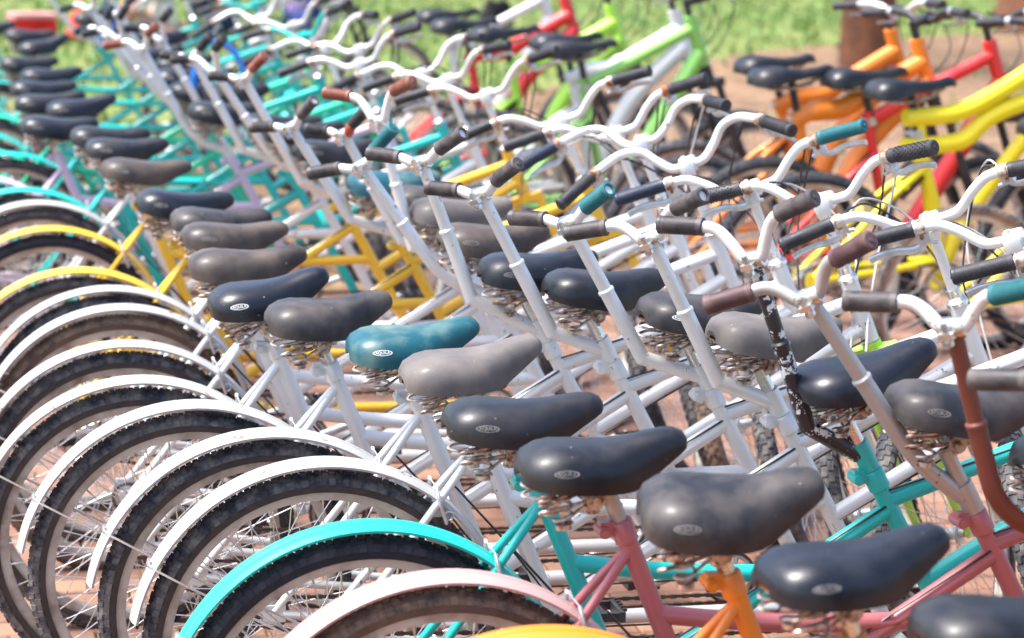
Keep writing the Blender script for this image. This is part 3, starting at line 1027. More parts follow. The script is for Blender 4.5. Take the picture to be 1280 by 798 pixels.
    if lettering:
        p0, p1 = fst(.560), steer(.300)
        dd = (p1 - p0).normalized(); nn_ = Vector((0, -1, 0)); uu = dd.cross(nn_); uu = uu if uu.z > 0 else -uu
        c0 = p0.lerp(p1, .73)
        def tmap(x_, y_, r_=.0172):
            a_ = y_ / .0165
            return c0 + dd * x_ + (nn_ * math.cos(a_) + uu * math.sin(a_)) * r_
        tb = MB(); n_ = 10
        vs_ = [tmap(xx, -.026 + .052 * k / n_, .0169) for xx in (-.15, .15) for k in range(n_ + 1)]
        tb.add(vs_, [(k, k + 1, n_ + 2 + k, n_ + 1 + k) for k in range(n_)])
        bd = put('frame_decal', tb.mesh('frame_decal'), MT['badge_white'], b)
        tv, tf = text_mesh(lettering, .040, lambda x_, y_: tmap(x_ * 1.25, y_), bold=.0008)
        tb = MB(); tb.add(tv, tf)
        put('lettering', tb.mesh('lettering', False), MT['teal'], bd)
    put('chain', ME['chain1'], MT['chain'], b); put('chain', ME['chain2'], MT['chain'], b)
    put('chainring', ME['ring1'], MT['steel'], b); put('chainring', ME['ring2'], MT['steel'], b)
    for cm, pm in CR:
        c_ = put('crank', cm, MT['alloy'], b); put('pedal', pm, MT['blackmetal'], c_)
    put('kickstand', ME['kickstand'], MT['alloy'], b)
    put('brake', ME['brake'], MT['alloy'], b)
    put('brake_cable', ME['cable'], MT['cable'], b)
    return b

# ------------------------------------------------------------------ the long row of tandems, nearest first
ROW = [
 dict(x=.545, y=2.50, frame='orange', rear='black', front='dusty', stem='steel', label='nearest tandem, only its black rear saddle showing in the bottom right corner', rs=(2, 0, 0), fs=(0, 4, 0), top=(.335, 1.105), sgrips=('black', 'black')),
 dict(x=.44, y=2.78, frame='orange', rear='navy', front='black', stem='steel', label='orange tandem with a glossy blue black rear saddle, nearest of the two orange ones', rs=(7, 4, 0), fs=(0, 0, 0), fb=None, top=(.30, 1.12), sgrips=('black', 'dusty'), smesh=('grip_short', 'grip_short'), tyre='brown'),
 dict(x=.36, y=3.09, frame='orange', rear='dusty', front='black', stem='brown', label='orange tandem with dark brown rear stem and a twisted scuffed saddle', rs=(6, -10, 6), rsz=1.10, fs=(0, 0, 0), elbow=(.432, .850), top=(.338, 1.140), bend='curve', sbar='curl', stheta=40, sgrips=('teal', 'dusty'), clampm='orange', tyre='brown'),
 dict(x=.275, y=3.38, ro=-.033, frame='pink', rear='black', front='dusty', stem='steel', label='dusty pink tandem with a pale pink rear mudguard and bent grey stem', guard='palepink', rs=(5, 0, 0), fo=(-.008, .018), fs=(-3, -5, 0), elbow=(.500, .870), top=(.308, 1.135), bend='curve', sbar='curl', stheta=48, sgrips=('plum', 'plum'), smesh=('grip_short', 'grip_short'), tyre='brown', clampm='pink', rb='worn', fpost='steel'),
 dict(x=.205, y=3.68, ro=-.025, frame='teal', rear='black', front='navy', stem='blackchip', label='teal tandem with a chipped black rear stem and teal rear mudguard', rs=(2, 0, 0), fo=(.012, .014), fs=(12, 4, 0), elbow=(.492, .857), top=(.380, 1.147), sbar='high', stheta=44, sgrips=('dusty', 'dusty'), tyre='black', fb=None, clampm='teal'),
 dict(x=.19, y=4.12, frame='silverwhite', guard='white', rear='grey', front='grey', label='white tandem with two faded pale grey saddles', rs=(9, 3, 0), fs=(-2, 2, 0), elbow=(.483, .844), top=(.340, 1.117), sbar='curl', stheta=46, sgrips=('dusty', 'dusty'), smesh=('grip_open', 'grip_short'), rb=None, fb=None, bar='riser'),
 dict(x=.12, y=4.36, frame='silverwhite', guard='white', rear='teal', front='dusty', label='white tandem with a teal rear saddle', rs=(6, 0, 0), fs=(0, 2, 0), elbow=(.470, .842), top=(.312, 1.112), sbar='flat', stheta=40, sgrips=('teal', 'dusty'), smesh=('grip_open', 'grip_short'), rb='white', fb='white', bar='riser', cgrips=('black', 'black')),
 dict(x=-.01, y=4.63, frame='silverwhite', guard='white', rear='dusty', front='black', label='white tandem between the teal saddled one and the one with a tilted navy saddle', rs=(5, 2, 0), fs=(0, 0, 0), elbow=(.479, .842), top=(.320, 1.132), sbar='flat', stheta=38, sgrips=('dusty', 'dusty'), cmesh='grip_studded', rb=None, fb=None, bar='riser', forkm='lime'),
 dict(x=-.10, y=4.87, frame='silverwhite', guard='white', rear='navy', front='navy', label='white tandem with a nose up navy rear saddle bearing an oval badge', rs=(11, 2, 0), fs=(3, 0, 0), elbow=(.440, .875), top=(.325, 1.170), sbar='flat', stheta=44, sgrips=('dusty', 'dusty'), smesh=('grip_open', 'grip_short'), rb='white', bar='riser', cgrips=('teal', 'navy')),
 dict(x=-.11, y=5.26, frame='white', rear='brown', front='brown', label='white tandem with brown dusty rear saddle, first behind the nose up navy one', rs=(2, -2, 0), rb=None, fs=(0, 0, 0), elbow=(.470, .846), top=(.275, 1.110), bend='curve', sbar='flat', stheta=52, sgrips=('teal', 'dusty'), bar='swept', cgrips=('black', 'black')),
 dict(x=-.09, y=5.72, frame='white', rear='brown', front='grey', label='white tandem with a tall upright rear stem and brown tipped grip', rs=(0, 1, 0), fs=(0, 0, 0), elbow=(.465, .850), top=(.375, 1.165), sbar='high', stheta=57, sgrips=('redbrown', 'redbrown'), bar='swept', cgrips=('black', 'navy'), tyre='brown'),
 dict(x=-.10, y=5.97, frame='white', rear='dusty', front='dusty', label='white tandem with red tape wrapped round its rear handlebar', rs=(-2, 1, 0), fs=(0, 0, 0), rb=None, sbar='flat', stheta=46, sgrips=('black', 'black'), bar='riser', tyre='dusty', tape=True),
 dict(x=-.17, y=6.28, frame='yellow', rear='navy', front='teal', label='yellow tandem with a teal front saddle, nearer of the two yellow ones', rs=(-3, 1, 0), fs=(0, 0, 0), elbow=(.470, .840), top=(.305, 1.09), sbar='flat', stheta=52, sgrips=('dusty', 'dusty'), smesh=('grip_open', 'grip_short'), bar='riser', cgrips=('black', 'black'), stem='silver', lettering='ULIVENS'),
 dict(x=-.22, y=7.04, frame='yellow', rear='brown', front='black', label='yellow tandem with black saddles, farther of the two yellow ones', rs=(-2, -2, 0), fs=(0, 2, 0), sbar='flat', stheta=58, sgrips=('redbrown', 'black'), bar='riser', tyre='black'),
 dict(x=-.24, y=7.61, frame='white', rear='black', front='black', label='white tandem standing just behind the farther yellow one', rs=(0, 2, 0), bend='curve', stheta=58, sgrips=('black', 'black')),
 dict(x=-.28, y=7.92, frame='teal', rear='black', front='black', label='teal tandem between a white one and a lilac one, nearest of the far teal ones', rs=(-2, 0, 0), stheta=52, sgrips=('black', 'black')),
 dict(x=-.44, y=8.28, frame='lilac', rear='navy', front='black', label='lilac tandem with a blue black rear saddle', rs=(-2, 0, 0), bend='curve', stheta=58, sbar='curl', sgrips=('redbrown', 'redbrown'), guard='lilac'),
 dict(x=-.32, y=8.95, frame='teal', rear='navy', front='black', label='teal tandem behind the lilac one, its rear saddle nose tipped up', rs=(8, 0, 0), stheta=42, sgrips=('black', 'black')),
 dict(x=-.44, y=9.10, frame='mint', rear='black', front='navy', label='mint green tandem with a curved rear stem, directly behind a teal one', rs=(4, 0, 0), bend='curve', stheta=58, sbar='high', sgrips=('black', 'black')),
 dict(x=-.45, y=9.72, frame='teal', rear='navy', front='navy', label='teal tandem in front of a gap in the row at the upper left', rs=(0, 0, 0), bend='curve', stheta=58, sbar='high', sgrips=('navy', 'navy'), barm='teal'),
 dict(x=-.39, y=10.39, frame='mint', rear='navy', front='black', label='mint green tandem farther back, between two teal ones near the lawn', rs=(2, 0, 0), bend='curve', stheta=52, sgrips=('black', 'black')),
 dict(x=-.48, y=10.91, frame='teal', rear='black', front='black', label='teal tandem right behind the farther mint one', rs=(0, 0, 0), stheta=42, sgrips=('black', 'black')),
 dict(x=-.36, y=12.09, frame='teal', rear='navy', front='navy', label='teal tandem with a steeply tipped up rear saddle at the far upper left', rs=(13, 0, 0), bend='curve', stheta=57, sgrips=('black', 'black'), barm='teal'),
 dict(x=-.43, y=12.85, frame='teal', rear='black', front='black', label='second farthest tandem, teal, with its black saddle below the red cooler box', rs=(-2, 0, 0), stheta=57, sgrips=('navy', 'navy')),
 dict(x=-.62, y=13.6, frame='teal', rear='black', front='black', label='farthest tandem of the row, teal, at the upper left edge', rs=(0, 0, 0), stheta=57, sgrips=('black', 'black')),
]
for i, d in enumerate(ROW):
    d = dict(d)
    d.setdefault('bar', 'riser' if i % 3 else 'swept')
    d.setdefault('theta', 55 + random.uniform(-13, 11))
    d.setdefault('btilt', random.uniform(-16, 14))
    d.setdefault('fguard', i in (15, 19, 22))
    if i > 12:
        d.setdefault('elbow', (.480 + random.uniform(-.02, .02), .845)); d.setdefault('top', (.31 + random.uniform(-.03, .04), 1.12 + random.uniform(-.02, .06)))
        d.setdefault('sbar', random.choice(['flat', 'high', 'curl']))
    d.setdefault('fs', (random.uniform(-3, 6), random.uniform(-4, 4), 0))
    x, y, frame, label = d.pop('x'), d.pop('y'), d.pop('frame'), d.pop('label')
    if i > 9: d['stheta'] = min(d.get('stheta', 38), 40) - (i % 3) * 4
    tandem(x, y, frame, label, rz=R(random.uniform(-1, 1) * (1 if i < 9 else 2)), lean=R(random.uniform(-.6, .6) * (1 if i < 9 else 2.5)), **d)

# red tape round one handlebar, blue lock round another
# ------------------------------------------------------------------ mountain bicycles beyond the tandems
mtb_g = {}
MR = Vector((-.40, 0, .345)); MF = Vector((.66, 0, .345)); MB0 = Vector((.06, 0, .31))
MPH = R(20)
MST = Vector((.335, 0, 1.13))
MAX = Vector((-math.sin(MPH), 0, math.cos(MPH)))
def ms(s): return MST - MAX * s
def mtb_frames():
    out = {}
    # thick humped single beam
    mb = MB()
    mb.tube(smoothpath([(-.075, 0, .80), (.00, 0, .835), (.09, 0, .845), (.16, 0, .88), ms(.13)], 6), [.030] * 6 + [.036] * 12 + [.031] * 7, 16)
    mb.tube(smoothpath([(.05, 0, .35), (.09, 0, .50), (.19, 0, .72), ms(.20)], 6), .036, 16)
    mb.tube([(-.055, 0, .82), (.05, 0, .33)], .0190, 14)
    mb.tube([ms(.05), ms(.25)], .025, 16)
    mb.cyl((.06, -.036, .31), (.06, .036, .31), .025, 16)
    out['beam'] = mb.mesh('frame')
    # two parallel kinked tubes
    mb = MB()
    for dz in (0, .095):
        mb.tube(smoothpath([(-.10, 0, .765 + dz), (.03, 0, .775 + dz), (.11, 0, .795 + dz), (.20, 0, .87 + dz * .7), ms(.19 - dz)], 6), .030, 16)
    mb.tube([(-.055, 0, .87), (.05, 0, .33)], .0190, 14)
    mb.tube(smoothpath([(.05, 0, .35), (.02, 0, .56), (-.05, 0, .76)], 4), .024, 14)
    mb.tube(smoothpath([(.05, 0, .35), (.14, 0, .55), ms(.22)], 4), .026, 14)
    mb.tube([ms(.05), ms(.25)], .025, 16)
    mb.cyl((.06, -.036, .31), (.06, .036, .31), .025, 16)
    out['twin'] = mb.mesh('frame')
    # plain double triangle with a fat down tube
    mb = MB()
    mb.tube([(-.045, 0, .82), ms(.10)], .023, 14)
    mb.tube([(.05, 0, .34), ms(.20)], .034, 14)
    mb.tube([(-.07, 0, .84), (.05, 0, .33)], .0175, 14)
    mb.tube([ms(.05), ms(.25)], .024, 16)
    mb.cyl((.06, -.036, .31), (.06, .036, .31), .025, 16)
    out['tri'] = mb.mesh('frame')
    return out
mtb_g['frame'] = mtb_frames()
mb = MB()
for sy in (-1, 1):
    mb.tube(smoothpath([(.03, .02 * sy, .40), (-.12, .055 * sy, .38), MR + Vector((0, .066 * sy, 0))], 4), .0125, 10)
    mb.tube(smoothpath([(-.03, .02 * sy, .70), (-.16, .05 * sy, .60), MR + Vector((0, .066 * sy, .01))], 4), .0110, 10)
    mb.box(MR + Vector((0, .066 * sy, 0)), (.05, .006, .045))
mb.cyl((-.10, -.05, .645), (-.10, .05, .645), .011, 8)
mtb_g['swing'] = mb.mesh('swingarm')
mb = MB()
a, b = Vector((-.02, 0, .70)), Vector((-.13, 0, .59))
d = (b - a).normalized(); e = d.cross(Vector((0, 1, 0)))
mb.tube([a, b], .009, 10)
mb.tube([a + d * (.02 + t * .0018) + (e * math.cos(t * .9) + Vector((0, 1, 0)) * math.sin(t * .9)) * .024 for t in range(58)], .0048, 6)
mtb_g['shock'] = mb.mesh('shock_spring')
mb = MB()
mb.tube([ms(.255), ms(.315)], .024, 14)
mb.box(ms(.320), (.045, .15, .030), Matrix.Rotation(-MPH, 3, 'Y'))
for sy in (-1, 1):
    s = Vector((0, .062 * sy, 0))
    mb.tube([ms(.31) + s, ms(.50) + s], .014, 12)
    mb.tube([ms(.46) + s, ms(.50) + s, MF + s], [.019, .019, .016], 12)
    mb.tube([MF + s * .9, MF + s * 1.15], .016, 10)
mtb_g['fork'] = mb.mesh('fork')
mb = MB()
mb.tube([ms(-.012), ms(.10)], .0125, 12)
f = Vector((math.cos(MPH), 0, math.sin(MPH)))
mb.tube([MST, MST + f * .055], .016, 12)
mb.tube([MST + f * .055 + Vector((0, -.022, 0)), MST + f * .055 + Vector((0, .022, 0))], .021, 12)
mtb_g['stem'] = mb.mesh('stem')
half = [(0, 0, 0), (.06, 0, 0), (.10, 0, .018), (.15, -.005, .030), (.20, -.012, .032), (.32, -.04, .036)]
L = smoothpath([(-x, y, z) for x, y, z in reversed(half)] + half[1:], 5)
mb = MB(); mb.tube([v + Vector((0, .055, 0)) for v in L], .0135, 12); mtb_g['bar'] = mb.mesh('handlebar')
mtb_g['g'] = (Vector((.20, .043, .032)), Vector((.322, .0145, .0362)))
mb = MB(); mb.tube([(-.052, 0, .80), (-.088, 0, .955)], .0135, 12); mtb_g['post'] = mb.mesh('seat_post')
mb = MB(); mb.tube([(-.056, -.0, .822), (-.050, 0, .795)], .0215, 14); mb.cyl((-.08, -.02, .81), (-.08, .02, .81), .008, 8); mtb_g['clamp'] = mb.mesh('seat_clamp')
def make_mtb_saddle():
    mb = MB()
    X = [-.140, -.132, -.115, -.085, -.045, 0, .04, .08, .115, .135, .142]
    W = [.030, .056, .070, .074, .060, .038, .027, .022, .020, .015, .006]
    Z = [.960, .972, .982, .986, .982, .974, .970, .972, .976, .970, .958]
    B = [.945, .940, .938, .938, .940, .944, .946, .950, .952, .950, .950]
    n = 15; vs = []
    for x, w, z, b in zip(X, W, Z, B):
        for k in range(n):
            a = math.pi * k / (n - 1); c, s = math.cos(a), math.sin(a)
            yy = -w * math.copysign(abs(c) ** .8, c)
            zz = b + (z - b) * s ** .6 - .012 * max(0, 1 - abs(yy) / .014) * (1 if .04 < a / math.pi < .96 and -.10 < x < .10 else 0)
            vs.append((x, yy, zz))
    fs = [(i * n + k, i * n + k + 1, (i + 1) * n + k + 1, (i + 1) * n + k) for i in range(len(X) - 1) for k in range(n - 1)]
    for i in range(len(X) - 1):
        fs.append((i * n, (i + 1) * n, (i + 1) * n + n - 1, i * n + n - 1))
    fs += [tuple(range(n - 1, -1, -1)), tuple((len(X) - 1) * n + k for k in range(n))]
    mb.add(vs, fs)
    return mb.mesh('saddle')
mtb_g['saddle'] = make_mtb_saddle()
mb = MB()
for sy in (-1, 1):
    mb.tube(smoothpath([(.10, .012 * sy, .948), (.04, .02 * sy, .930), (-.06, .022 * sy, .926), (-.12, .03 * sy, .944)], 4), .0036, 6)
mtb_g['rails'] = mb.mesh('saddle_rails')
mtb_g['chain'] = chain_mesh(MR, .034, MB0, .080, -.050)
mtb_g['ring'] = chainring(MB0, .080, -.050)
MCR = []
for side in (1, -1):
    me_, end = crank(MB0, .6 + (0 if side > 0 else math.pi), side); MCR.append((me_, pedal(end, side)))
def mtb_lever():
    mb = MB()
    mb.tube([(0, 0, -.006), (0, 0, .014)], .015, 12)
    mb.box((0, .020, .004), (.016, .022, .022))
    mb.tube(smoothpath([(0, .028, .008), (0, .042, -.01), (.002, .038, -.05), (.003, .040, -.085)], 5), .0055, 8, flat=.6)
    return mb.mesh('brake_lever')
mtb_g['lever'] = mtb_lever()
mb = MB()
mb.tube(smoothpath([(.12, .10, .02), (.08, .16, -.05), (.02, .13, -.16), (.0, .02, -.24)], 6), .0028, 6)
mb.tube(smoothpath([(-.12, .10, .02), (-.08, .15, -.03), (-.01, .12, -.13), (.0, .0, -.20)], 6), .0028, 6)
mtb_g['cable'] = mb.mesh('brake_cable')

def mtb(x, y, frame, label, kind='beam', theta=20, barm='blackmetal', tyre='dusty', rz=0, forkm=None, lever='alloy', bt=0, grip='black', swing=None, post='blackmetal', sad='black', scale=1.15):
    b = thing('mountain_bicycle', label, 'bicycle', (x, y, 0), rz, 'mountain bicycles parked beyond the tandems')
    b.scale = (scale,) * 3
    F = MT[frame]
    put('frame', mtb_g['frame'][kind], F, b)
    put('swingarm', mtb_g['swing'], MT[swing or frame], b)
    put('shock_spring', mtb_g['shock'], MT['blackmetal'], b)
    wheel(b, 'rear_wheel', T(MR), TY[tyre])
    S = T(MST) @ Matrix.Rotation(R(theta), 4, MAX) @ T(-MST)
    put('fork', mtb_g['fork'], MT[forkm or 'blackmetal'], b, S)
    put('stem', mtb_g['stem'], MT['blackmetal'], b, S)
    wheel(b, 'front_wheel', S @ T(MF), TY[tyre])
    h = put('handlebar', mtb_g['bar'], MT[barm], b, bar_frame(MST, MPH, R(theta)))
    for s in (1, -1):
        a_, c_ = (Vector((v.x * s, v.y, v.z)) for v in mtb_g['g'])
        put('grip', ME['grip_plain'], GR[grip], h, axis_to(c_ + (c_ - a_).normalized() * .004, a_))
        d = (a_ - c_).normalized()
        yv = Vector((0, .22, -.97)); yv = (yv - d * yv.dot(d)).normalized()
        lm = Matrix((yv.cross(d), yv, d)).transposed().to_4x4(); lm.translation = c_ + d * .128
        put('brake_lever', mtb_g['lever'], MT[lever], h, lm)
    put('brake_cable', mtb_g['cable'], MT['cable'], h)
    put('seat_post', mtb_g['post'], MT[post], b); put('seat_clamp', mtb_g['clamp'], MT['alloy'], b)
    s = put('saddle', mtb_g['saddle'], SD[sad], b, T((-.085, 0, .985)) @ Matrix.Rotation(-R(6), 4, 'Y') @ Matrix.Diagonal((1.06, 1.15, 1.35, 1)) @ T((.0, 0, -.978)))
    put('saddle_rails', mtb_g['rails'], MT['rust'], s)
    put('chain', mtb_g['chain'], MT['chain'], b); put('chainring', mtb_g['ring'], MT['steel'], b)
    for cm, pm in MCR:
        c_ = put('crank', cm, MT['blackmetal'], b); put('pedal', pm, MT['blackmetal'], c_)
    return b
MTBS = [
 (3.12, 7.35, 'lemon', 'bright yellow mountain bicycle whose tan sided rear wheel stands at the right edge', 'twin', 22, 'alloy', 'tan'),
 (2.70, 7.70, 'lemon', 'bright yellow mountain bicycle with twin kinked tubes and saddle in view', 'twin', 12, 'blackmetal', 'black'),
 (2.70, 8.15, 'red', 'red mountain bicycle between the yellow and the orange ones', 'tri', 14, 'blackmetal', 'black'),
 (2.42, 8.20, 'orange', 'orange mountain bicycle with a thick frame tube, nearest of the orange pair', 'beam', 10, 'blackmetal', 'black'),
 (2.55, 8.75, 'orange', 'orange mountain bicycle with a pale handlebar in front of the tree trunk', 'beam', 12, 'silver', 'dusty'),
 (1.92, 9.5, 'green', 'green mountain bicycle with slim straight tubes beside the orange pair', 'tri', 14, 'blackmetal', 'dusty'),
 (1.98, 9.95, 'white', 'white mountain bicycle between the green and the lime one', 'beam', 15, 'blackmetal', 'dusty'),
 (1.80, 10.4, 'lime', 'lime green mountain bicycle with a thick bent main tube', 'beam', 12, 'blackmetal', 'dusty'),
 (1.72, 10.95, 'red', 'pinkish red mountain bicycle farthest to the left of the coloured ones', 'beam', 8, 'blackmetal', 'brown'),
 (1.80, 11.75, 'white', 'white bicycle with a steep thick tube at the top centre, behind the silver handlebars', 'tri', 10, 'silver', 'dusty'),
 (1.15, 14.6, 'white', 'far white bicycle on the lawn edge behind the last teal tandems', 'tri', 15, 'silver', 'dusty'),
]
for x, y, c, lab, kind, th, bm, ty in MTBS:
    mtb(x, y, c, lab, kind, th, bm, ty, scale=1.05 if x > 3 else 1.15, rz=R(random.uniform(-3, 3)), grip='navy' if c == 'red' else 'black')

# ------------------------------------------------------------------ tree trunks beyond, grass, people on the lawn
def leaf_mat(name, a, b):
    m, n, p = nodes_mat(name)
    base = mixc(n, ramp(n, noise(n, 1.3, 3), .35, .65), a, b)
    n.links.new(base, p.inputs['Base Color'])
    p.inputs['Roughness'].default_value = .6
    p.inputs['Subsurface Weight'].default_value = 0
    return m
m_bark = worn('rough_bark', (0.20, 0.085, 0.045), (0.09, 0.05, 0.035), (.35, .65), .9, 5, 18, .9, .1)
m_leaf = leaf_mat('tree_leaves', (0.045, 0.11, 0.02), (0.085, 0.16, 0.03))
m_grass = leaf_mat('grass_blades', (0.07, 0.20, 0.03), (0.19, 0.24, 0.06))
def tree(x, y, r, h, label, seed):
    rg = random.Random(seed)
    t = thing('shade_tree', label, 'tree', (x, y, 0))
    mb = MB()
    pts = [Vector((0.10 * math.sin(k * .8 + seed), .08 * math.cos(k * 1.1), h * k / 10)) for k in range(11)]
    rs = [r * (1.25 if k == 0 else 1.08 if k == 1 else 1) * (1 - .05 * k) for k in range(11)]
    mb.tube(pts, rs, 18)
    tips = []
    for k in range(9):
        a = k * 2.4 + rg.random(); z0 = h * (.62 + .04 * k)
        p0 = Vector((0, 0, z0)); p1 = p0 + Vector((math.cos(a) * 1.4, math.sin(a) * 1.4, 1.1)); p2 = p1 + Vector((math.cos(a + .3) * 1.6, math.sin(a + .3) * 1.6, .9))
        mb.tube(smoothpath([p0, p1, p2], 4), [r * .42, r * .38, r * .34, r * .3, r * .26, r * .2, r * .15, r * .1, r * .06], 8)
        tips += [p1, p2]
    put('trunk', mb.mesh('trunk'), m_bark, t)
    cr = MB(); vs, fs = [], []
    for c in tips + [Vector((0, 0, h + 1))]:
        for _ in range(5):
            cc = c + Vector((rg.gauss(0, .7), rg.gauss(0, .7), rg.gauss(.3, .45)))
            rad = rg.uniform(.45, .9)
            for _ in range(60):
                v = Vector((rg.gauss(0, 1), rg.gauss(0, 1), rg.gauss(0, .7))).normalized() * rad * rg.random() ** .4
                p = cc + v; s = rg.uniform(.06, .12)
                u = Vector((rg.gauss(0, 1), rg.gauss(0, 1), rg.gauss(0, 1))).normalized() * s
                w = Vector((rg.gauss(0, 1), rg.gauss(0, 1), rg.gauss(0, .5))).normalized() * s * .6
                o = len(vs); vs += [p - u, p + w, p + u, p - w]; fs.append((o, o + 1, o + 2, o + 3))
    cr.add(vs, fs)
    put('crown', cr.mesh('crown', False), m_leaf, t)
tree(8.45, 22.2, .28, 6.5, 'stout brown tree trunk rising behind the orange mountain bicycles', 3)
tree(13.6, 28.5, .55, 7.5, 'dark reddish tree trunk cut off by the upper right corner', 5)

rng = np.random.default_rng(5)
def lawn():
    N = 42000
    x = rng.uniform(-14, 22, N); y = 9 + rng.uniform(0, 1, N) ** 1.0 * 55
    poly = [(-6, -3), (9.5, -3), (60, 8), (60, 60), (14.5, 30), (8.0, 24.5), (4.9, 20.5), (2.6, 17.5), (0.9, 15.8), (-2.2, 15), (-6, 12)]
    inside = np.zeros(N, bool)
    j = len(poly) - 1
    wob = .5 * np.sin(y * 2.1) + .35 * np.sin(x * 3.7)
    for i in range(len(poly)):
        xi, yi = poly[i]; xj, yj = poly[j]
        cnd = ((yi > y + wob) != (yj > y + wob)) & (x < (xj - xi) * (y + wob - yi) / (yj - yi + 1e-9) + xi)
        inside ^= cnd; j = i
    keep = ~inside | (rng.random(N) < .04)
    x, y = x[keep], y[keep]; n = len(x)
    vs = np.zeros((n, 6, 3)); 
    for b in range(2):
        a = rng.uniform(0, 6.28, n); w = rng.uniform(.012, .03, n); h = rng.uniform(.04, .11, n); dx = rng.normal(0, .05, n); dy = rng.normal(0, .05, n)
        ox, oy = rng.normal(0, .05, n), rng.normal(0, .05, n)
        vs[:, b * 3 + 0] = np.stack([x + ox - w * np.cos(a), y + oy - w * np.sin(a), np.full(n, -.01)], 1)
        vs[:, b * 3 + 1] = np.stack([x + ox + w * np.cos(a), y + oy + w * np.sin(a), np.full(n, -.01)], 1)
        vs[:, b * 3 + 2] = np.stack([x + ox + dx, y + oy + dy, h], 1)
    me = bpy.data.meshes.new('grass')
    F = np.arange(n * 6).reshape(-1, 3)
    me.from_pydata(vs.reshape(-1, 3).tolist(), [], F.tolist())
    tag(put('grass', me, m_grass), kind='stuff')
lawn()

def cloth(name, c):
    return worn(name, c, tuple(v * .6 for v in c), (.4, .7), .85, 6, 60, .4, .2)
def skinned(name, joints, bones, radii, mat, parent, sub=2):
    me = bpy.data.meshes.new(name)
    me.from_pydata(joints, bones, [])
    o = bpy.data.objects.new(name, me); col.objects.link(o)
    s = o.modifiers.new('skin', 'SKIN'); s.use_smooth_shade = True
    sub_ = o.modifiers.new('sub', 'SUBSURF'); sub_.levels = sub_.render_levels = sub
    for v, r in zip(me.skin_vertices[0].data, radii):
        v.radius = (r, r) if not isinstance(r, tuple) else r
        v.use_root = False
    me.skin_vertices[0].data[0].use_root = True
    dg = bpy.context.evaluated_depsgraph_get()
    m2 = bpy.data.meshes.new_from_object(o.evaluated_get(dg))
    m2.name = name
    bpy.data.objects.remove(o)
    m2.shade_smooth()
    return put(name, m2, mat, parent)
m_skin = worn('skin', (0.42, 0.22, 0.14), (0.36, 0.18, 0.11), (.4, .7), .5, 6, 100, .1)
m_hair = worn('dark_hair', (0.018, 0.012, 0.010), (0.03, 0.02, 0.016), (.4, .7), .5, 30, 120, .6)
def seated_person(x, y, rz, shirt, trousers, label):
    """sitting on the grass, knees drawn up, arms resting round the knees; faces local +x"""
    p = thing('person', label, 'person', (x, y, 0), rz)
    J = [(0, 0, .12), (.02, 0, .30), (.04, 0, .50), (.06, 0, .60), (.075, 0, .68), (.09, 0, .775), (.10, 0, .83),       # 0-6 spine, neck, head
         (0, .10, .11), (.36, .14, .46), (.62, .13, .07), (.76, .14, .035),                                             # 7-10 left leg
         (0, -.10, .11), (.36, -.14, .46), (.62, -.13, .07), (.76, -.14, .035),                                         # 11-14 right leg
         (.06, .17, .56), (.20, .24, .36), (.42, .10, .40), (.49, .045, .40),                                           # 15-18 left arm
         (.06, -.17, .56), (.20, -.24, .36), (.42, -.10, .42), (.49, -.045, .42)]                                       # 19-22 right arm
    for hx, hs in ((18, 1), (22, -1)):
        pass
    Bn = [(0, 1), (1, 2), (2, 3), (3, 4), (4, 5), (5, 6), (0, 7), (7, 8), (8, 9), (9, 10), (0, 11), (11, 12), (12, 13), (13, 14),
          (3, 15), (15, 16), (16, 17), (17, 18), (3, 19), (19, 20), (20, 21), (21, 22)]
    rd = [.13, .125, .13, .09, .052, .085, .080, .09, .062, .045, .035, .09, .062, .045, .035, .055, .042, .032, .028, .055, .042, .032, .028]
    n0 = len(J)
    for k, hs in ((18, -1), (22, 1)):
        b = Vector(J[k])
        for fi in range(5):
            o = Vector((.020 - .009 * fi, hs * .012, .014 - .008 * fi))
            i = len(J)
            J += [tuple(b + o + Vector((.02, hs * .02, 0))), tuple(b + o + Vector((.025, hs * (.048 - .004 * abs(fi - 2)), -.012)))]
            rd += [.0085, .0075]; Bn += [(k, i), (i, i + 1)]
    skinned('body', J, Bn, rd, m_skin, p, 1)
    mb = MB()
    mb.lathe([(0, -.03), (.016, -.02), (.010, .03), (0, .035)], 8, 'Z', (.187, 0, .80))
    for sy in (-1, 1):
        mb.lathe([(0, -.012), (.012, 0), (0, .012)], 8, 'Z', (.168, .032 * sy, .825)); mb.lathe([(0, -.028), (.014, 0), (0, .028)], 8, 'Z', (.095, .088 * sy, .81))
    put('face_features', mb.mesh('face_features'), m_skin, p)
    S = [0, 1, 2, 3, 15, 16, 19, 20]; ix = {j: i for i, j in enumerate(S)}
    skinned('shirt', [J[i] for i in S], [(ix[a], ix[b]) for a, b in Bn if a in ix and b in ix], [rd[i] + .016 for i in S], shirt, p)
    S = [0, 7, 8, 9, 11, 12, 13]; ix = {j: i for i, j in enumerate(S)}
    skinned('trousers', [J[i] for i in S], [(ix[a], ix[b]) for a, b in Bn if a in ix and b in ix], [rd[i] + .014 for i in S], trousers, p)
    hm = MB()
    hm.lathe([(0, .115), (.05, .108), (.085, .075), (.100, .02), (.098, -.04), (.080, -.09), (.05, -.12)], 18, 'Z', (.078, 0, .80))
    put('hair', hm.mesh('hair'), m_hair, p)
    return p
seated_person(1.25, 24.2, 2.6, cloth('pale_shirt', (.72, .68, .64)), cloth('peach_trousers', (.62, .38, .30)), 'person in a pale shirt sitting on the grass behind the far tandems')
seated_person(2.05, 26.0, 1.9, cloth('black_shirt', (.02, .02, .022)), cloth('navy_trousers', (.02, .03, .08)), 'person in black sitting on the grass beside the one in lilac')
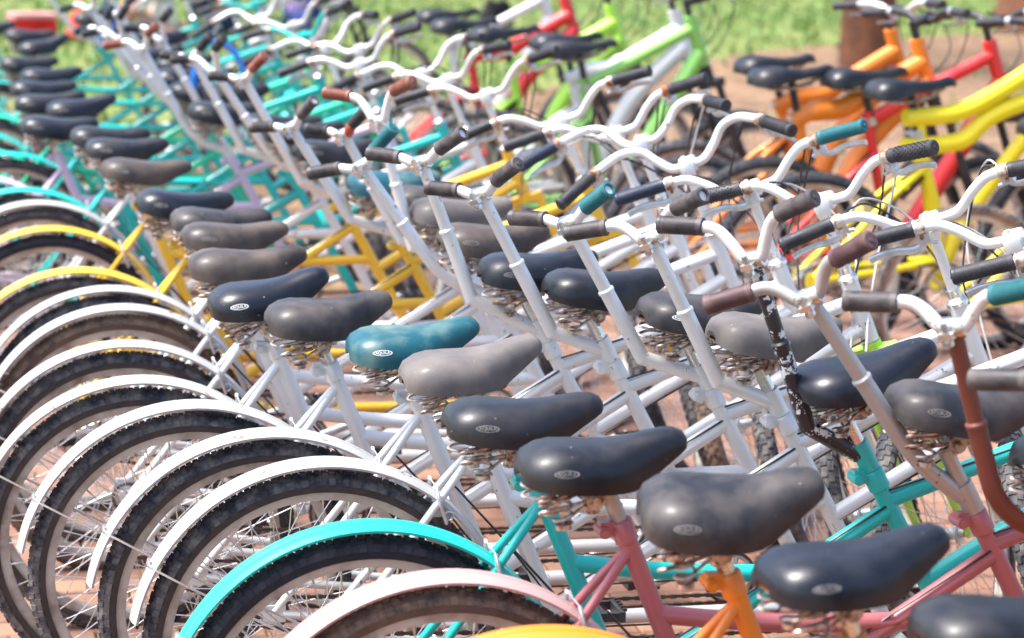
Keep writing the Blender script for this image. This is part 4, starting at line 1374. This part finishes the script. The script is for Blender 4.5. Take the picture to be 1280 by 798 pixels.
seated_person(3.05, 27.0, 1.2, cloth('lilac_shirt', (.42, .32, .66)), cloth('blue_trousers', (.05, .09, .30)), 'person in a lilac top sitting on the grass, right one of the seated group')

def cooler(x, y, rz):
    t = thing('cooler_box', 'red cooler box with a pale pink lid standing on the lawn', 'cooler box', (x, y, 0), rz)
    t.scale = (.8, .8, .8)
    mb = MB(); mb.box((0, 0, .16), (.56, .34, .30)); mb.box((0, -.172, .20), (.10, .012, .06))
    o = put('body', mb.mesh('body', False), cloth('red_plastic', (.75, .03, .03)), t)
    bv = o.modifiers.new('b', 'BEVEL'); bv.width = .02; bv.segments = 2
    mb = MB(); mb.box((0, 0, .345), (.60, .38, .065)); mb.box((0, 0, .385), (.30, .05, .02))
    o = put('lid', mb.mesh('lid', False), cloth('pink_plastic', (.80, .40, .40)), t)
    bv = o.modifiers.new('b', 'BEVEL'); bv.width = .018; bv.segments = 2
    for s in (-1, 1):
        mb = MB(); mb.tube(rounded([(.285 * s, -.10, .28), (.315 * s, -.10, .24), (.315 * s, .10, .24), (.285 * s, .10, .28)], .02, 3), .012, 8)
        put('handle', mb.mesh('handle'), MT['white'], t)
cooler(-.12, 24.6, .25)
mb = MB()
mb.tube(smoothpath([(-.11, 0, .02), (-.10, .02, .12), (-.02, .03, .19), (.08, .02, .15), (.14, 0, .03), (.15, -.02, -.08)], 6), .013, 10)
mb.cyl((-.11, 0, .03), (-.115, 0, -.04), .020, 10)
lk = put('cable_lock', mb.mesh('cable_lock'), worn('blue_plastic', (.01, .16, .62), (.05, .2, .5), rough=.35))
lk.location = (.20, 9.0, .99); lk.scale = (.8, .8, .8)
tag(lk, 'bright blue cable lock looped over a handlebar among the teal tandems', 'lock')
def soft_bag(x, y, rz, s, mat, label, name='cloth_bag', loop=.22):
    t = thing(name, label, 'bag', (x, y, 0), rz)
    mb = MB(); n, m = 22, 12; vs = []
    for j in range(m + 1):
        v = j / m
        for i in range(n):
            a = 2 * math.pi * i / n
            rr = (1 - .35 * v ** 2) * (.75 if j == 0 else 1) * (1 + .06 * math.sin(3 * a + 5 * v) + .04 * math.sin(7 * a - 4 * v))
            vs.append((s * rr * math.copysign(abs(math.cos(a)) ** .7, math.cos(a)), s * .6 * rr * math.copysign(abs(math.sin(a)) ** .7, math.sin(a)), s * 1.25 * v * (1 + .05 * math.sin(4 * a))))
    fs = [(j * n + i, j * n + (i + 1) % n, (j + 1) * n + (i + 1) % n, (j + 1) * n + i) for j in range(m) for i in range(n)] + [tuple(m * n + i for i in range(n)), tuple(range(n - 1, -1, -1))]
    mb.add(vs, fs)
    put('body', mb.mesh('body'), mat, t)
    mb = MB(); mb.tube([(s * .45 * math.cos(a), 0, s * 1.2 + loop * math.sin(a)) for a in [math.pi * k / 14 for k in range(15)]], .022, 8)
    put('handle', mb.mesh('handle'), mat, t)
soft_bag(.46, 24.8, .3, .24, cloth('coral_cloth', (.78, .09, .08)), 'coral red cloth bag lying beside the cooler box')
soft_bag(.66, 24.0, -.4, .22, cloth('blue_cloth', (.02, .05, .26)), 'dark blue cloth bag lying in front of the coral one')
soft_bag(5.7, 27.9, .6, .26, cloth('black_nylon', (.025, .022, .026)), 'black bag with an upright loop handle standing alone on the lawn', 'black_bag', .42)
